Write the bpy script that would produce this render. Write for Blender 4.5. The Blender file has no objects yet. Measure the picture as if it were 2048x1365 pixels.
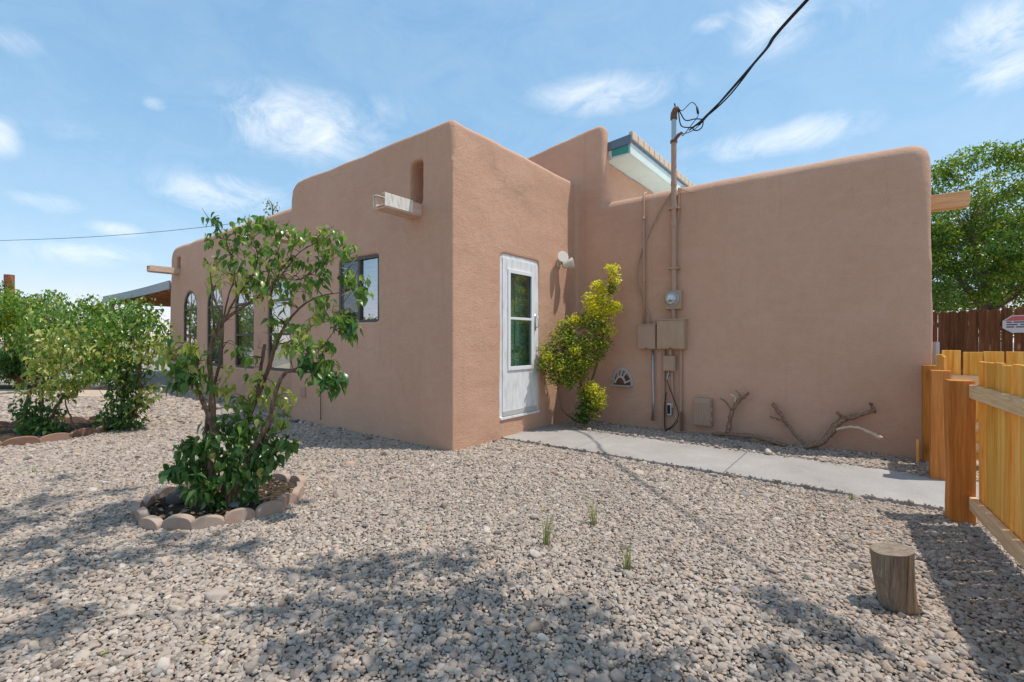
import bpy, bmesh, math, random
import numpy as np
from mathutils import Vector, Matrix, noise
R = math.radians
sc = bpy.context.scene
COL = sc.collection

# ------------------------------------------------------------------ camera
CAMH = 1.25
cam = bpy.data.cameras.new('camera'); camo = bpy.data.objects.new('camera', cam); COL.objects.link(camo)
camo.location = (0, 0, CAMH); camo.rotation_euler = (R(90), 0, 0)
cam.sensor_width = 36; cam.lens = 16.51; cam.clip_start = .05; cam.clip_end = 2000
sc.camera = camo
sc.render.resolution_x = 1024; sc.render.resolution_y = 682

# ------------------------------------------------------------------ sky, sun, exposure
SUN_EL = R(67.5); SUN_AZ = R(-6)            # azimuth measured from +X towards +Y
S = Vector((math.cos(SUN_AZ)*math.cos(SUN_EL), math.sin(SUN_AZ)*math.cos(SUN_EL), math.sin(SUN_EL)))
sun = bpy.data.lights.new('sun', 'SUN'); suno = bpy.data.objects.new('sun', sun); COL.objects.link(suno)
sun.energy = 2.05; sun.angle = R(.6); sun.color = (1, .96, .89)
suno.rotation_euler = S.to_track_quat('Z', 'Y').to_euler(); suno.location = (20, -2, 50)
sc.view_settings.view_transform = 'Standard'; sc.view_settings.look = 'None'
sc.view_settings.exposure = .96; sc.view_settings.gamma = 1; sc.view_settings.use_curve_mapping = False
SKY_STRENGTH = .15

def nd(nt, typ, **kw):
    n = nt.nodes.new(typ)
    for k, v in kw.items(): setattr(n, k, v)
    return n
def mth(nt, op, a, b=None, c=None, clamp=False):
    n = nt.nodes.new('ShaderNodeMath'); n.operation = op; n.use_clamp = clamp
    for i, x in enumerate((a, b, c)):
        if x is None: continue
        if isinstance(x, (int, float)): n.inputs[i].default_value = x
        else: nt.links.new(x, n.inputs[i])
    return n.outputs[0]
def mixc(nt, f, a, b, mode='MIX'):
    n = nt.nodes.new('ShaderNodeMix'); n.data_type = 'RGBA'; n.blend_type = mode
    for i, x in ((0, f), (6, a), (7, b)):
        if isinstance(x, (int, float)): n.inputs[i].default_value = x
        elif isinstance(x, tuple): n.inputs[i].default_value = (*x[:3], 1)
        else: nt.links.new(x, n.inputs[i])
    return n.outputs[2]
def ramp(nt, f, stops):
    n = nt.nodes.new('ShaderNodeValToRGB'); cr = n.color_ramp
    while len(cr.elements) < len(stops): cr.elements.new(.5)
    for e, (p, c) in zip(cr.elements, stops):
        e.position = p; e.color = (*c, 1) if isinstance(c, tuple) else (c, c, c, 1)
    nt.links.new(f, n.inputs[0]); return n.outputs[0]
def noi(nt, vec, scale, detail=4, rough=.55, dist=0.):
    n = nt.nodes.new('ShaderNodeTexNoise'); n.inputs['Scale'].default_value = scale
    n.inputs['Detail'].default_value = detail; n.inputs['Roughness'].default_value = rough; n.inputs['Distortion'].default_value = dist
    if vec is not None: nt.links.new(vec, n.inputs['Vector'])
    return n.outputs[0]

def scl0(nt, vec, s_):
    n = nd(nt, 'ShaderNodeMapping'); n.inputs['Scale'].default_value = s_; nt.links.new(vec, n.inputs[0]); return n.outputs[0]
w = bpy.data.worlds.new('World'); sc.world = w; w.use_nodes = True
nt = w.node_tree; nt.nodes.clear()
sky = nd(nt, 'ShaderNodeTexSky', sky_type='NISHITA', sun_disc=False, sun_elevation=SUN_EL, sun_rotation=R(90)-SUN_AZ,
         altitude=1500, air_density=1., dust_density=1.2, ozone_density=1.6)
tc = nd(nt, 'ShaderNodeTexCoord'); sep = nd(nt, 'ShaderNodeSeparateXYZ'); nt.links.new(tc.outputs['Generated'], sep.inputs[0])
az = mth(nt, 'ARCTAN2', sep.outputs[0], sep.outputs[1]); el = mth(nt, 'ARCSINE', sep.outputs[2])
big = noi(nt, tc.outputs['Generated'], 4.5, 8, .62, .5); fine = noi(nt, scl0(nt, tc.outputs['Generated'], (1, 1, 1.7)), 9, 10, .68, .9)
F_ = 939.
clouds = [(600,250,150,55,1.),(440,388,120,38,.9),(170,510,115,24,.9),(95,405,75,20,.6),(1215,188,150,30,.7),(1545,50,80,45,.9),
          (1540,285,180,26,.7),(1610,270,90,28,.9),(1985,62,130,50,1.),(2010,140,100,34,.8),(235,460,60,14,.6),(-5,275,45,35,.9),
          (1425,48,45,14,.6),(312,210,28,12,.6),(30,80,70,28,.4),(760,225,90,40,.3),(150,270,90,30,.25),(1700,20,120,30,.3)]
mask = None
for px, py, rx, ry, k in clouds:
    dx, dz = (px-1024)/F_, (683-py)/F_
    a0 = math.atan(dx); e0 = math.atan(dz/math.hypot(1, dx))
    sa = rx/F_/(1+dx*dx); se = ry/F_/math.hypot(1, dx)
    p = mth(nt, 'MULTIPLY', mth(nt, 'SUBTRACT', az, a0), 1/sa); q = mth(nt, 'MULTIPLY', mth(nt, 'SUBTRACT', el, e0), 1/se)
    d = mth(nt, 'ADD', mth(nt, 'MULTIPLY', p, p), mth(nt, 'MULTIPLY', q, q))
    g = mth(nt, 'MULTIPLY', mth(nt, 'EXPONENT', mth(nt, 'MULTIPLY', d, -1.)), k)
    mask = g if mask is None else mth(nt, 'MAXIMUM', mask, g)
# the same sort of small clouds over the rest of the sky, and a thin veil everywhere
back = mth(nt, 'GREATER_THAN', mth(nt, 'ABSOLUTE', az), 1.0)
gen = mth(nt, 'MULTIPLY', back, ramp(nt, big, [(.5, 0.), (.72, .8)]))
mask = mth(nt, 'MAXIMUM', mask, gen)
edge = mth(nt, 'ADD', mth(nt, 'MULTIPLY', big, 1.3), mth(nt, 'MULTIPLY', fine, 2.6))
cm = mth(nt, 'MULTIPLY', mask, mth(nt, 'SUBTRACT', edge, 1.32), clamp=True)
cm = ramp(nt, cm, [(.06, 0.), (.4, .36), (.9, .76)])
veil = mth(nt, 'MULTIPLY', ramp(nt, fine, [(.35, 0.), (.8, 1.)]), .10)
cm = mth(nt, 'MAXIMUM', cm, veil)
skyc = mixc(nt, .12, sky.outputs[0], (4.2, 5.6, 6.4))       # thin high haze
skyc = mixc(nt, 1., skyc, (.90, .97, .96), 'MULTIPLY')
_c = nd(nt, 'ShaderNodeVectorMath', operation='MULTIPLY_ADD'); nt.links.new(skyc, _c.inputs[0]); _c.inputs[1].default_value = (.006, .157, .172); _c.inputs[2].default_value = (1.38, .90, .67)
_d = nd(nt, 'ShaderNodeVectorMath', operation='DIVIDE'); nt.links.new(skyc, _d.inputs[0]); nt.links.new(_c.outputs[0], _d.inputs[1]); skyc = _d.outputs[0]   # even out the bright horizon
col = mixc(nt, cm, skyc, (4.0, 4.08, 4.2))
bg = nd(nt, 'ShaderNodeBackground'); bg.inputs[1].default_value = SKY_STRENGTH; nt.links.new(col, bg.inputs[0])
wo = nd(nt, 'ShaderNodeOutputWorld'); nt.links.new(bg.outputs[0], wo.inputs[0])

# ------------------------------------------------------------------ frames and measuring
TH = R(52.4); C0 = Vector((-.664, 5.24, 0))
BX = Vector((math.cos(TH), math.sin(TH), 0)); AX = Vector((-math.sin(TH), math.cos(TH), 0))
HM = Matrix.Translation(C0) @ Matrix.Rotation(TH, 4, 'Z')      # house frame (u, v, z) -> world
def HU(u, v, z=0.): return C0 + BX*u + AX*v + Vector((0, 0, z))
def UV(p): d = Vector(p)-C0; return d.dot(BX), d.dot(AX)
def P(px, py, d): return Vector(((px-1024)/F_*d, d, CAMH-(py-683)/F_*d))
def onU(px, py, u):
    k = (px-1024)/F_; X, Y = C0.x+u*BX.x, C0.y+u*BX.y
    v = (k*Y-X)/(AX.x-k*AX.y); d = Y+v*AX.y
    return Vector((u, v, CAMH-(py-683)/F_*d))

# ------------------------------------------------------------------ mesh helpers
class MB:
    def __init__(s): s.v = []; s.f = []; s.m = []; s.mi = 0
    def add(s, vs, fs):
        o = len(s.v); s.v += [tuple(v) for v in vs]; s.f += [tuple(i+o for i in f) for f in fs]; s.m += [s.mi]*len(fs); return s
    def box(s, x0, x1, y0, y1, z0, z1, mat=None):
        vs = [Vector((x, y, z)) for z in (z0, z1) for x, y in ((x0, y0), (x1, y0), (x1, y1), (x0, y1))]
        if mat is not None: vs = [mat @ v for v in vs]
        return s.add(vs, [(3, 2, 1, 0), (4, 5, 6, 7), (0, 1, 5, 4), (1, 2, 6, 5), (2, 3, 7, 6), (3, 0, 4, 7)])
    def prism(s, poly, lo, hi, axis='u', mat=None):
        # poly of (a, b); axis u: (x, a, b); v: (a, y, b); z: (a, b, z)
        f = {'u': lambda t, a, b: (t, a, b), 'v': lambda t, a, b: (a, t, b), 'z': lambda t, a, b: (a, b, t)}[axis]
        n = len(poly); vs = [Vector(f(lo, *p)) for p in poly]+[Vector(f(hi, *p)) for p in poly]
        if mat is not None: vs = [mat @ v for v in vs]
        return s.add(vs, [tuple(range(n)), tuple(range(2*n-1, n-1, -1))]+[(i, (i+1) % n+0, (i+1) % n+n, i+n)[::-1] for i in range(n)])
    def tube(s, pts, rad, n=8, cap=True, jit=0.):
        pts = [Vector(p) for p in pts]
        if isinstance(rad, (int, float)): rad = [rad]*len(pts)
        t = (pts[1]-pts[0]).normalized(); ref = Vector((0, 0, 1)) if abs(t.z) < .9 else Vector((1, 0, 0))
        nx = t.cross(ref).normalized(); vs = []
        for i, p in enumerate(pts):
            t = (pts[min(i+1, len(pts)-1)]-pts[max(i-1, 0)]).normalized()
            nx = (nx-t*nx.dot(t)).normalized(); ny = t.cross(nx)
            for k in range(n):
                a = 2*math.pi*k/n; r = rad[i]*(1+(random.uniform(-jit, jit) if jit else 0))
                vs.append(p+(nx*math.cos(a)+ny*math.sin(a))*r)
        fs = [(i*n+k, i*n+(k+1) % n, (i+1)*n+(k+1) % n, (i+1)*n+k) for i in range(len(pts)-1) for k in range(n)]
        if cap: fs += [tuple(range(n-1, -1, -1)), tuple((len(pts)-1)*n+k for k in range(n))]
        return s.add(vs, fs)
    def lathe(s, prof, n=20, mat=None):           # profile (r, z) round local z
        vs = [Vector((r*math.cos(2*math.pi*k/n), r*math.sin(2*math.pi*k/n), z)) for r, z in prof for k in range(n)]
        if mat is not None: vs = [mat @ v for v in vs]
        fs = [(i*n+k, i*n+(k+1) % n, (i+1)*n+(k+1) % n, (i+1)*n+k) for i in range(len(prof)-1) for k in range(n)]
        fs += [tuple(range(n-1, -1, -1)), tuple((len(prof)-1)*n+k for k in range(n))]
        return s.add(vs, fs)
    def mesh(s, name, mats, bevel=0., segs=2, smooth=False):
        me = bpy.data.meshes.new(name); me.from_pydata(s.v, [], s.f)
        for m in (mats if isinstance(mats, (list, tuple)) else [mats]): me.materials.append(m)
        me.polygons.foreach_set('material_index', s.m)
        bm = bmesh.new(); bm.from_mesh(me); bmesh.ops.recalc_face_normals(bm, faces=bm.faces)
        if bevel:
            ed = [e for e in bm.edges if len(e.link_faces) == 2 and e.calc_face_angle(0) > .5]
            bmesh.ops.bevel(bm, geom=ed, offset=bevel, segments=segs, affect='EDGES', profile=.6, clamp_overlap=True)
        bm.to_mesh(me); bm.free()
        if smooth:
            me.polygons.foreach_set('use_smooth', [True]*len(me.polygons))
        return me
    def build(s, name, mats, parent=None, bevel=0., segs=2, smooth=False):
        return link(name, s.mesh(name, mats, bevel, segs, smooth), parent)
def link(name, me, parent=None):
    o = bpy.data.objects.new(name, me); COL.objects.link(o)
    if parent is not None: o.parent = parent
    return o
def tag(o, label=None, cat=None, group=None, kind=None):
    if label: o['label'] = label
    if cat: o['category'] = cat
    if group: o['group'] = group
    if kind: o['kind'] = kind
    return o
def thing(name, label, cat, loc=(0, 0, 0), rz=0., group=None):
    o = bpy.data.objects.new(name, None); COL.objects.link(o); o.location = loc; o.rotation_euler = (0, 0, rz)
    o.empty_display_size = .1
    return tag(o, label, cat, group)
def hthing(name, label, cat, u, v, z=0., group=None): return thing(name, label, cat, HU(u, v, z), TH, group)
def smooth_path(pts, k=4):
    # Catmull-Rom through points of (Vector, radius)
    out = []
    n = len(pts)
    for i in range(n-1):
        p0, p1, p2, p3 = pts[max(i-1, 0)], pts[i], pts[i+1], pts[min(i+2, n-1)]
        for j in range(k):
            t = j/k
            f = lambda a, b, c, d: .5*((2*b)+(c-a)*t+(2*a-5*b+4*c-d)*t*t+(3*b-a-3*c+d)*t**3)
            out.append((f(p0[0], p1[0], p2[0], p3[0]), max(.0008, f(p0[1], p1[1], p2[1], p3[1]))))
    out.append(pts[-1]); return out

# ------------------------------------------------------------------ materials
def mat(name, colour, rough=.8, metal=0., spec=.3, build=None):
    m = bpy.data.materials.new(name); m.use_nodes = True; nt = m.node_tree
    b = nt.nodes['Principled BSDF']; b.inputs['Base Color'].default_value = (*colour, 1)
    b.inputs['Roughness'].default_value = rough; b.inputs['Metallic'].default_value = metal; b.inputs['Specular IOR Level'].default_value = spec
    if build: build(nt, b)
    return m
def objco(nt): return nd(nt, 'ShaderNodeTexCoord').outputs['Object']
def worldco(nt): return nd(nt, 'ShaderNodeNewGeometry').outputs['Position']
def bump(nt, b, h, strength=.3, dist=.01, chain=None):
    n = nd(nt, 'ShaderNodeBump'); n.inputs['Strength'].default_value = strength; n.inputs['Distance'].default_value = dist
    nt.links.new(h, n.inputs['Height'])
    if chain is not None: nt.links.new(chain, n.inputs['Normal'])
    nt.links.new(n.outputs[0], b.inputs['Normal']); return n.outputs[0]
def scl(nt, vec, s):
    n = nd(nt, 'ShaderNodeMapping'); n.inputs['Scale'].default_value = s; nt.links.new(vec, n.inputs[0]); return n.outputs[0]
def hsv(nt, col, h=None, s=None, v=None):
    n = nd(nt, 'ShaderNodeHueSaturation')
    for k, x in (('Hue', h), ('Saturation', s), ('Value', v)):
        if x is None: continue
        if isinstance(x, (int, float)): n.inputs[k].default_value = x
        else: nt.links.new(x, n.inputs[k])
    if isinstance(col, tuple): n.inputs['Color'].default_value = (*col, 1)
    else: nt.links.new(col, n.inputs['Color'])
    return n.outputs[0]

def _stucco(nt, b):
    co = objco(nt)
    n1 = noi(nt, co, .55, 5, .6, .5); n2 = noi(nt, scl(nt, co, (2.6, 2.6, .5)), 1.4, 5, .62); n3 = noi(nt, co, 9, 5, .7); n4 = noi(nt, co, 130, 3, .75)
    c = ramp(nt, n1, [(.3, (.56, .332, .224)), (.5, (.62, .374, .256)), (.7, (.655, .41, .288))])
    c = mixc(nt, mth(nt, 'MULTIPLY', ramp(nt, n2, [(.45, 0.), (.75, 1.)]), .35), c, (.645, .405, .295))
    c = mixc(nt, mth(nt, 'MULTIPLY', ramp(nt, n3, [(.35, 1.), (.6, 0.)]), .18), c, (.50, .275, .18))
    c = mixc(nt, mth(nt, 'MULTIPLY', ramp(nt, n4, [(.3, 1.), (.55, 0.)]), .22), c, (.40, .22, .14))
    st = noi(nt, scl(nt, co, (1.1, 1.1, 7.)), 1., 5, .6, 1.2)       # faint trowelled bands
    c = mixc(nt, mth(nt, 'MULTIPLY', ramp(nt, st, [(.52, 0.), (.62, 1.), (.72, 0.)]), .13), c, (.68, .46, .36))
    rs = noi(nt, scl(nt, co, (9, 9, .35)), 1., 4, .6)                # thin run-off streaks
    c = mixc(nt, mth(nt, 'MULTIPLY', ramp(nt, rs, [(.6, 0.), (.78, 1.)]), .28), c, (.42, .25, .17))
    vo = nd(nt, 'ShaderNodeTexVoronoi', feature='DISTANCE_TO_EDGE'); vo.inputs['Scale'].default_value = .55
    dv = nd(nt, 'ShaderNodeVectorMath', operation='ADD'); nt.links.new(co, dv.inputs[0]); dn = nd(nt, 'ShaderNodeTexNoise'); dn.inputs['Scale'].default_value = 2.2; dn.inputs['Detail'].default_value = 6; nt.links.new(co, dn.inputs['Vector']); nt.links.new(dn.outputs[1], dv.inputs[1]); nt.links.new(dv.outputs[0], vo.inputs['Vector'])
    ck = mth(nt, 'MULTIPLY', ramp(nt, vo.outputs['Distance'], [(.0, 1.), (.006, 0.)]), ramp(nt, noi(nt, co, .8, 2), [(.52, 0.), (.6, 1.)]))
    c = mixc(nt, mth(nt, 'MULTIPLY', ck, .16), c, (.16, .09, .06))   # hairline cracks
    nt.links.new(c, b.inputs['Base Color'])
    h = mth(nt, 'ADD', mth(nt, 'MULTIPLY', n4, .55), mth(nt, 'ADD', mth(nt, 'MULTIPLY', noi(nt, co, 38, 4, .7), .9), mth(nt, 'MULTIPLY', n3, .9)))
    bump(nt, b, h, .5, .02)
STUCCO = mat('stucco', (.41, .25, .18), .93, spec=.15, build=_stucco)

def _ground(nt, b):
    co = worldco(nt)
    v = nd(nt, 'ShaderNodeTexVoronoi'); v.inputs['Scale'].default_value = 26; nt.links.new(co, v.inputs['Vector'])
    c = mixc(nt, .65, ramp(nt, noi(nt, co, 1.2, 4), [(.3, (.40, .345, .29)), (.7, (.52, .455, .39))]), v.outputs['Color'], 'SOFT_LIGHT')
    d = ramp(nt, v.outputs['Distance'], [(.0, 1.), (.55, .75), (.9, .25)])
    c = mixc(nt, 1., c, d, 'MULTIPLY'); nt.links.new(c, b.inputs['Base Color'])
    bump(nt, b, mth(nt, 'SUBTRACT', 1., v.outputs['Distance']), .8, .02)
GROUND = mat('gravel_ground', (.33, .29, .25), .95, spec=.1, build=_ground)

def _pebble(nt, b):
    oi = nd(nt, 'ShaderNodeObjectInfo').outputs['Random']
    c = ramp(nt, oi, [(0., (.17, .155, .145)), (.10, (.33, .29, .26)), (.22, (.50, .44, .38)), (.42, (.42, .385, .35)), (.62, (.58, .52, .455)),
                      (.78, (.47, .38, .30)), (.87, (.36, .345, .335)), (.95, (.68, .64, .585)), (1., (.47, .32, .22))])
    co = objco(nt); n = noi(nt, co, 120, 3, .6)
    lg = noi(nt, worldco(nt), .9, 3)
    c = hsv(nt, c, v=mth(nt, 'ADD', mth(nt, 'MULTIPLY', n, .5), mth(nt, 'ADD', mth(nt, 'MULTIPLY', lg, .35), .58)))
    c = mixc(nt, 1., c, (.80, .725, .67), 'MULTIPLY')
    nt.links.new(c, b.inputs['Base Color'])
PEBBLE = mat('pebble', (.5, .45, .4), .82, spec=.25, build=_pebble)

def _concrete(nt, b):
    co = worldco(nt); n = noi(nt, co, 1.6, 6, .62, .3); n2 = noi(nt, co, 60, 3, .7)
    c = ramp(nt, n, [(.25, (.24, .215, .195)), (.42, (.33, .30, .275)), (.58, (.365, .335, .31)), (.75, (.43, .40, .37))])
    c = mixc(nt, .12, c, ramp(nt, n2, [(.3, 0.), (.7, 1.)]), 'OVERLAY'); nt.links.new(c, b.inputs['Base Color']); bump(nt, b, n2, .25, .004)
CONCRETE = mat('concrete', (.45, .43, .4), .9, spec=.2, build=_concrete)
def _edging(nt, b):
    oi = nd(nt, 'ShaderNodeObjectInfo').outputs['Random']; co = worldco(nt)
    n = noi(nt, co, 9, 5, .65); n2 = noi(nt, co, 90, 3, .7)
    c = mixc(nt, oi, (.34, .225, .165), (.43, .31, .235)); c = mixc(nt, mth(nt, 'MULTIPLY', ramp(nt, n, [(.4, 0.), (.7, 1.)]), .6), c, (.46, .38, .33))
    nt.links.new(c, b.inputs['Base Color']); bump(nt, b, mth(nt, 'ADD', n2, n), .5, .006)
EDGING = mat('edging_concrete', (.33, .24, .2), .93, spec=.1, build=_edging)
def _edging2(nt, b):
    oi = nd(nt, 'ShaderNodeObjectInfo').outputs['Random']; co = worldco(nt); n = noi(nt, co, 9, 5, .65)
    c = mixc(nt, oi, (.25, .125, .08), (.31, .18, .125)); c = mixc(nt, mth(nt, 'MULTIPLY', ramp(nt, n, [(.4, 0.), (.75, 1.)]), .6), c, (.3, .24, .2))
    nt.links.new(c, b.inputs['Base Color']); bump(nt, b, n, .5, .006)
EDGING_RED = mat('edging_red', (.32, .16, .1), .93, spec=.1, build=_edging2)
def _soil(nt, b):
    co = worldco(nt); n = noi(nt, co, 40, 5, .7)
    nt.links.new(ramp(nt, n, [(.35, (.035, .025, .018)), (.55, (.09, .065, .045)), (.75, (.2, .15, .11))]), b.inputs['Base Color']); bump(nt, b, n, 1., .02)
SOIL = mat('soil', (.07, .05, .035), 1., spec=.05, build=_soil)

def wood(name, c1, c2, c3, rough=.75, knot=(.2, .1, .04), vary=.25, axis='z', gs=1.):
    def f(nt, b):
        oi = nd(nt, 'ShaderNodeObjectInfo').outputs['Random']; co = objco(nt)
        off = nd(nt, 'ShaderNodeVectorMath', operation='ADD'); nt.links.new(co, off.inputs[0])
        cmb = nd(nt, 'ShaderNodeCombineXYZ')
        for i in range(3): nt.links.new(mth(nt, 'MULTIPLY', oi, 37.+11*i), cmb.inputs[i])
        nt.links.new(cmb.outputs[0], off.inputs[1]); p = off.outputs[0]
        st = {'z': (14, 14, .7), 'x': (.7, 14, 14), 'y': (14, .7, 14)}[axis]; st = tuple(s*gs for s in st)
        g = noi(nt, scl(nt, p, st), 1.6, 6, .62, .6); g2 = noi(nt, scl(nt, p, tuple(s*4 for s in st)), 1.5, 3, .6)
        c = ramp(nt, g, [(.3, c1), (.5, c2), (.7, c3)])
        c = mixc(nt, .22, c, ramp(nt, g2, [(.3, 0.), (.7, 1.)]), 'OVERLAY')
        kk = {'z': (6, 6, 2.2), 'x': (2.2, 6, 6), 'y': (6, 2.2, 6)}[axis]
        vo = nd(nt, 'ShaderNodeTexVoronoi'); vo.inputs['Scale'].default_value = 1.1; nt.links.new(scl(nt, p, kk), vo.inputs['Vector'])
        c = mixc(nt, mth(nt, 'MULTIPLY', ramp(nt, vo.outputs['Distance'], [(.07, 1.), (.19, 0.)]), .8), c, knot)
        c = hsv(nt, c, v=mth(nt, 'ADD', mth(nt, 'MULTIPLY', oi, vary*2), 1-vary), h=mth(nt, 'ADD', mth(nt, 'MULTIPLY', oi, -.012), .503))
        nt.links.new(c, b.inputs['Base Color']); bump(nt, b, g2, .25, .003) if name != 'weathered_stump' else bump(nt, b, mth(nt, 'ADD', g, g2), 1., .02)
    return mat(name, c2, rough, spec=.2, build=f)
W_PICKET = wood('new_pine', (.72, .29, .035), (.87, .43, .075), (.91, .55, .15), vary=.14)
W_RAIL = wood('pale_pine', (.62, .40, .19), (.72, .50, .27), (.78, .58, .35), axis='x', vary=.08)
W_POST = wood('stained_post', (.40, .145, .026), (.54, .205, .042), (.62, .27, .07), vary=.08, gs=.7)
W_OLD = wood('old_stained', (.11, .042, .017), (.20, .082, .034), (.30, .145, .07), vary=.3, knot=(.5, .33, .19))
W_STUMP = wood('weathered_stump', (.17, .12, .08), (.33, .24, .165), (.46, .35, .26), rough=.95, vary=.05, knot=(.1, .06, .03), gs=1.6)
W_BEAM = wood('beam_wood', (.62, .36, .16), (.72, .44, .21), (.78, .5, .26), axis='y', vary=.06)
W_PORCH = wood('porch_wood', (.42, .20, .08), (.52, .27, .12), (.58, .33, .16), axis='y', vary=.1)

def _bark(nt, b):
    co = worldco(nt); n = noi(nt, scl(nt, co, (45, 45, 9)), 1., 5, .7, .5); n2 = noi(nt, co, 7, 3)
    c = ramp(nt, n, [(.3, (.07, .045, .03)), (.5, (.17, .115, .08)), (.7, (.30, .225, .17))])
    c = mixc(nt, mth(nt, 'MULTIPLY', ramp(nt, n2, [(.45, 0.), (.7, 1.)]), .5), c, (.24, .11, .055))
    nt.links.new(c, b.inputs['Base Color']); bump(nt, b, n, .9, .012)
BARK = mat('bark', (.17, .12, .08), .95, spec=.1, build=_bark)
def _bark2(nt, b):
    co = worldco(nt); n = noi(nt, scl(nt, co, (40, 40, 40)), 1., 5, .7, .5)
    nt.links.new(ramp(nt, n, [(.3, (.14, .08, .05)), (.5, (.30, .19, .13)), (.7, (.48, .33, .24))]), b.inputs['Base Color']); bump(nt, b, n, 1., .015)
BARK_VINE = mat('vine_bark', (.2, .12, .08), .95, spec=.1, build=_bark2)
BARK_RED = mat('red_bark', (.2, .09, .05), .95, spec=.1)
PALEWOOD = mat('cut_wood', (.66, .52, .38), .9, spec=.1)

def leafmat(name, c1, c2, c3, trans=.42, gloss=.27, pale=None):
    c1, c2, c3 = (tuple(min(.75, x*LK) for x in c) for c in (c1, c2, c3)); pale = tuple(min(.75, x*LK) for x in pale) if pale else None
    m = bpy.data.materials.new(name); m.use_nodes = True; nt = m.node_tree; b = nt.nodes['Principled BSDF']; out = nt.nodes['Material Output']
    ri = nd(nt, 'ShaderNodeNewGeometry').outputs['Random Per Island']; oi = nd(nt, 'ShaderNodeObjectInfo').outputs['Random']
    r = mth(nt, 'FRACT', mth(nt, 'ADD', ri, oi))
    c = ramp(nt, r, [(0., c1), (.5, c2), (.88, c3), (1., pale or c3)])
    co = worldco(nt); c = hsv(nt, c, v=mth(nt, 'ADD', mth(nt, 'MULTIPLY', noi(nt, co, 30, 2), .5), .75))
    nt.links.new(c, b.inputs['Base Color']); b.inputs['Roughness'].default_value = gloss; b.inputs['Specular IOR Level'].default_value = .45
    t = nd(nt, 'ShaderNodeBsdfTranslucent'); nt.links.new(hsv(nt, c, s=1.1, v=1.3, h=.49), t.inputs[0])
    mx = nd(nt, 'ShaderNodeMixShader'); mx.inputs[0].default_value = trans
    nt.links.new(b.outputs[0], mx.inputs[1]); nt.links.new(t.outputs[0], mx.inputs[2]); nt.links.new(mx.outputs[0], out.inputs[0])
    return m
LK = 1.25
L_LILAC = leafmat('lilac_leaf', (.06, .135, .024), (.105, .20, .036), (.19, .28, .055), pale=(.36, .37, .11))
L_PALE = leafmat('lilac_leaf_yellowing', (.19, .27, .05), (.31, .36, .08), (.46, .44, .14), pale=(.55, .46, .2))
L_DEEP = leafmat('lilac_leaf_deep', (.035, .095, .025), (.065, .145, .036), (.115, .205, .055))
L_HEDGE = leafmat('hedge_leaf', (.075, .16, .018), (.13, .22, .026), (.23, .29, .045))
L_YELLOW = leafmat('euonymus_gold', (.56, .52, .035), (.68, .62, .045), (.72, .65, .09), pale=(.72, .66, .22))
L_EUON = leafmat('euonymus_green', (.07, .14, .022), (.15, .225, .035), (.36, .37, .05), pale=(.5, .46, .06))
L_TREE = leafmat('tree_leaf', (.05, .115, .012), (.12, .19, .018), (.26, .30, .03), pale=(.42, .38, .06))
L_GRASS = leafmat('grass_blade', (.11, .15, .04), (.20, .23, .08), (.36, .34, .17), gloss=.5)
L_DRY = leafmat('dry_leaf', (.16, .09, .05), (.24, .15, .09), (.34, .25, .17), trans=.1, gloss=.8)

BRONZE = mat('bronze_frame', (.10, .082, .07), .5, .2)
WHITE = mat('white_paint', (.80, .80, .80), .45)
def _dirtywhite(nt, b):
    n = noi(nt, scl(nt, objco(nt), (8, 8, 2)), 2., 5, .65)
    nt.links.new(ramp(nt, n, [(.3, (.62, .60, .57)), (.55, (.80, .80, .80)), (.8, (.83, .83, .83))]), b.inputs['Base Color'])
DOORWHITE = mat('door_white', (.8, .8, .8), .4, build=_dirtywhite)
ALU = mat('aluminium', (.6, .6, .6), .35, .8)
def _worn(nt, b):
    n = noi(nt, scl(nt, objco(nt), (30, 8, 8)), 1., 5, .7)
    nt.links.new(ramp(nt, n, [(.35, (.5, .42, .34)), (.5, (.74, .70, .64)), (.8, (.8, .77, .72))]), b.inputs['Base Color'])
WORNWHITE = mat('worn_white', (.75, .7, .64), .7, build=_worn)
TEAL = mat('teal_door', (.15, .31, .245), .5)
TEAL_TRIM = mat('teal_trim', (.05, .30, .25), .6)
def _mint(nt, b):
    n = noi(nt, objco(nt), 3., 4); nt.links.new(ramp(nt, n, [(.3, (.60, .71, .66)), (.7, (.69, .78, .73))]), b.inputs['Base Color'])
MINT = mat('mint_soffit', (.66, .75, .70), .75, build=_mint)
SLATE = mat('slate_metal', (.16, .19, .23), .45, .4)
TILE = mat('eave_tile_clay', (.62, .50, .38), .85)
GREYFASCIA = mat('grey_fascia', (.42, .44, .45), .7)
DARK = mat('dark_interior', (.02, .02, .022), .9)
CURTAIN = mat('pale_blind', (.52, .50, .47), .9)
YCURTAIN = mat('yellow_curtain', (.68, .53, .17), .9)
def _box(nt, b):
    n = noi(nt, scl(nt, objco(nt), (5, 5, 1.6)), 2., 5, .65); nt.links.new(ramp(nt, n, [(.3, (.40, .27, .175)), (.7, (.47, .33, .225))]), b.inputs['Base Color'])
BOXTAN = mat('box_tan', (.44, .3, .2), .6, build=_box)
BOXPINK = mat('box_rose', (.44, .295, .215), .65)
PIPE = mat('painted_conduit', (.44, .29, .205), .7)
GALV = mat('galvanised', (.42, .45, .48), .4, .7)
RUST = mat('rusty_fitting', (.2, .11, .07), .8, .2)
BLACK = mat('black_cable', (.015, .015, .017), .6)
CREAM = mat('cream_plastic', (.66, .60, .52), .5)
LENS = mat('lamp_lens', (.50, .47, .42), .45, spec=.4)
GREYPL = mat('grey_plastic', (.50, .49, .47), .6)
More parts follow.
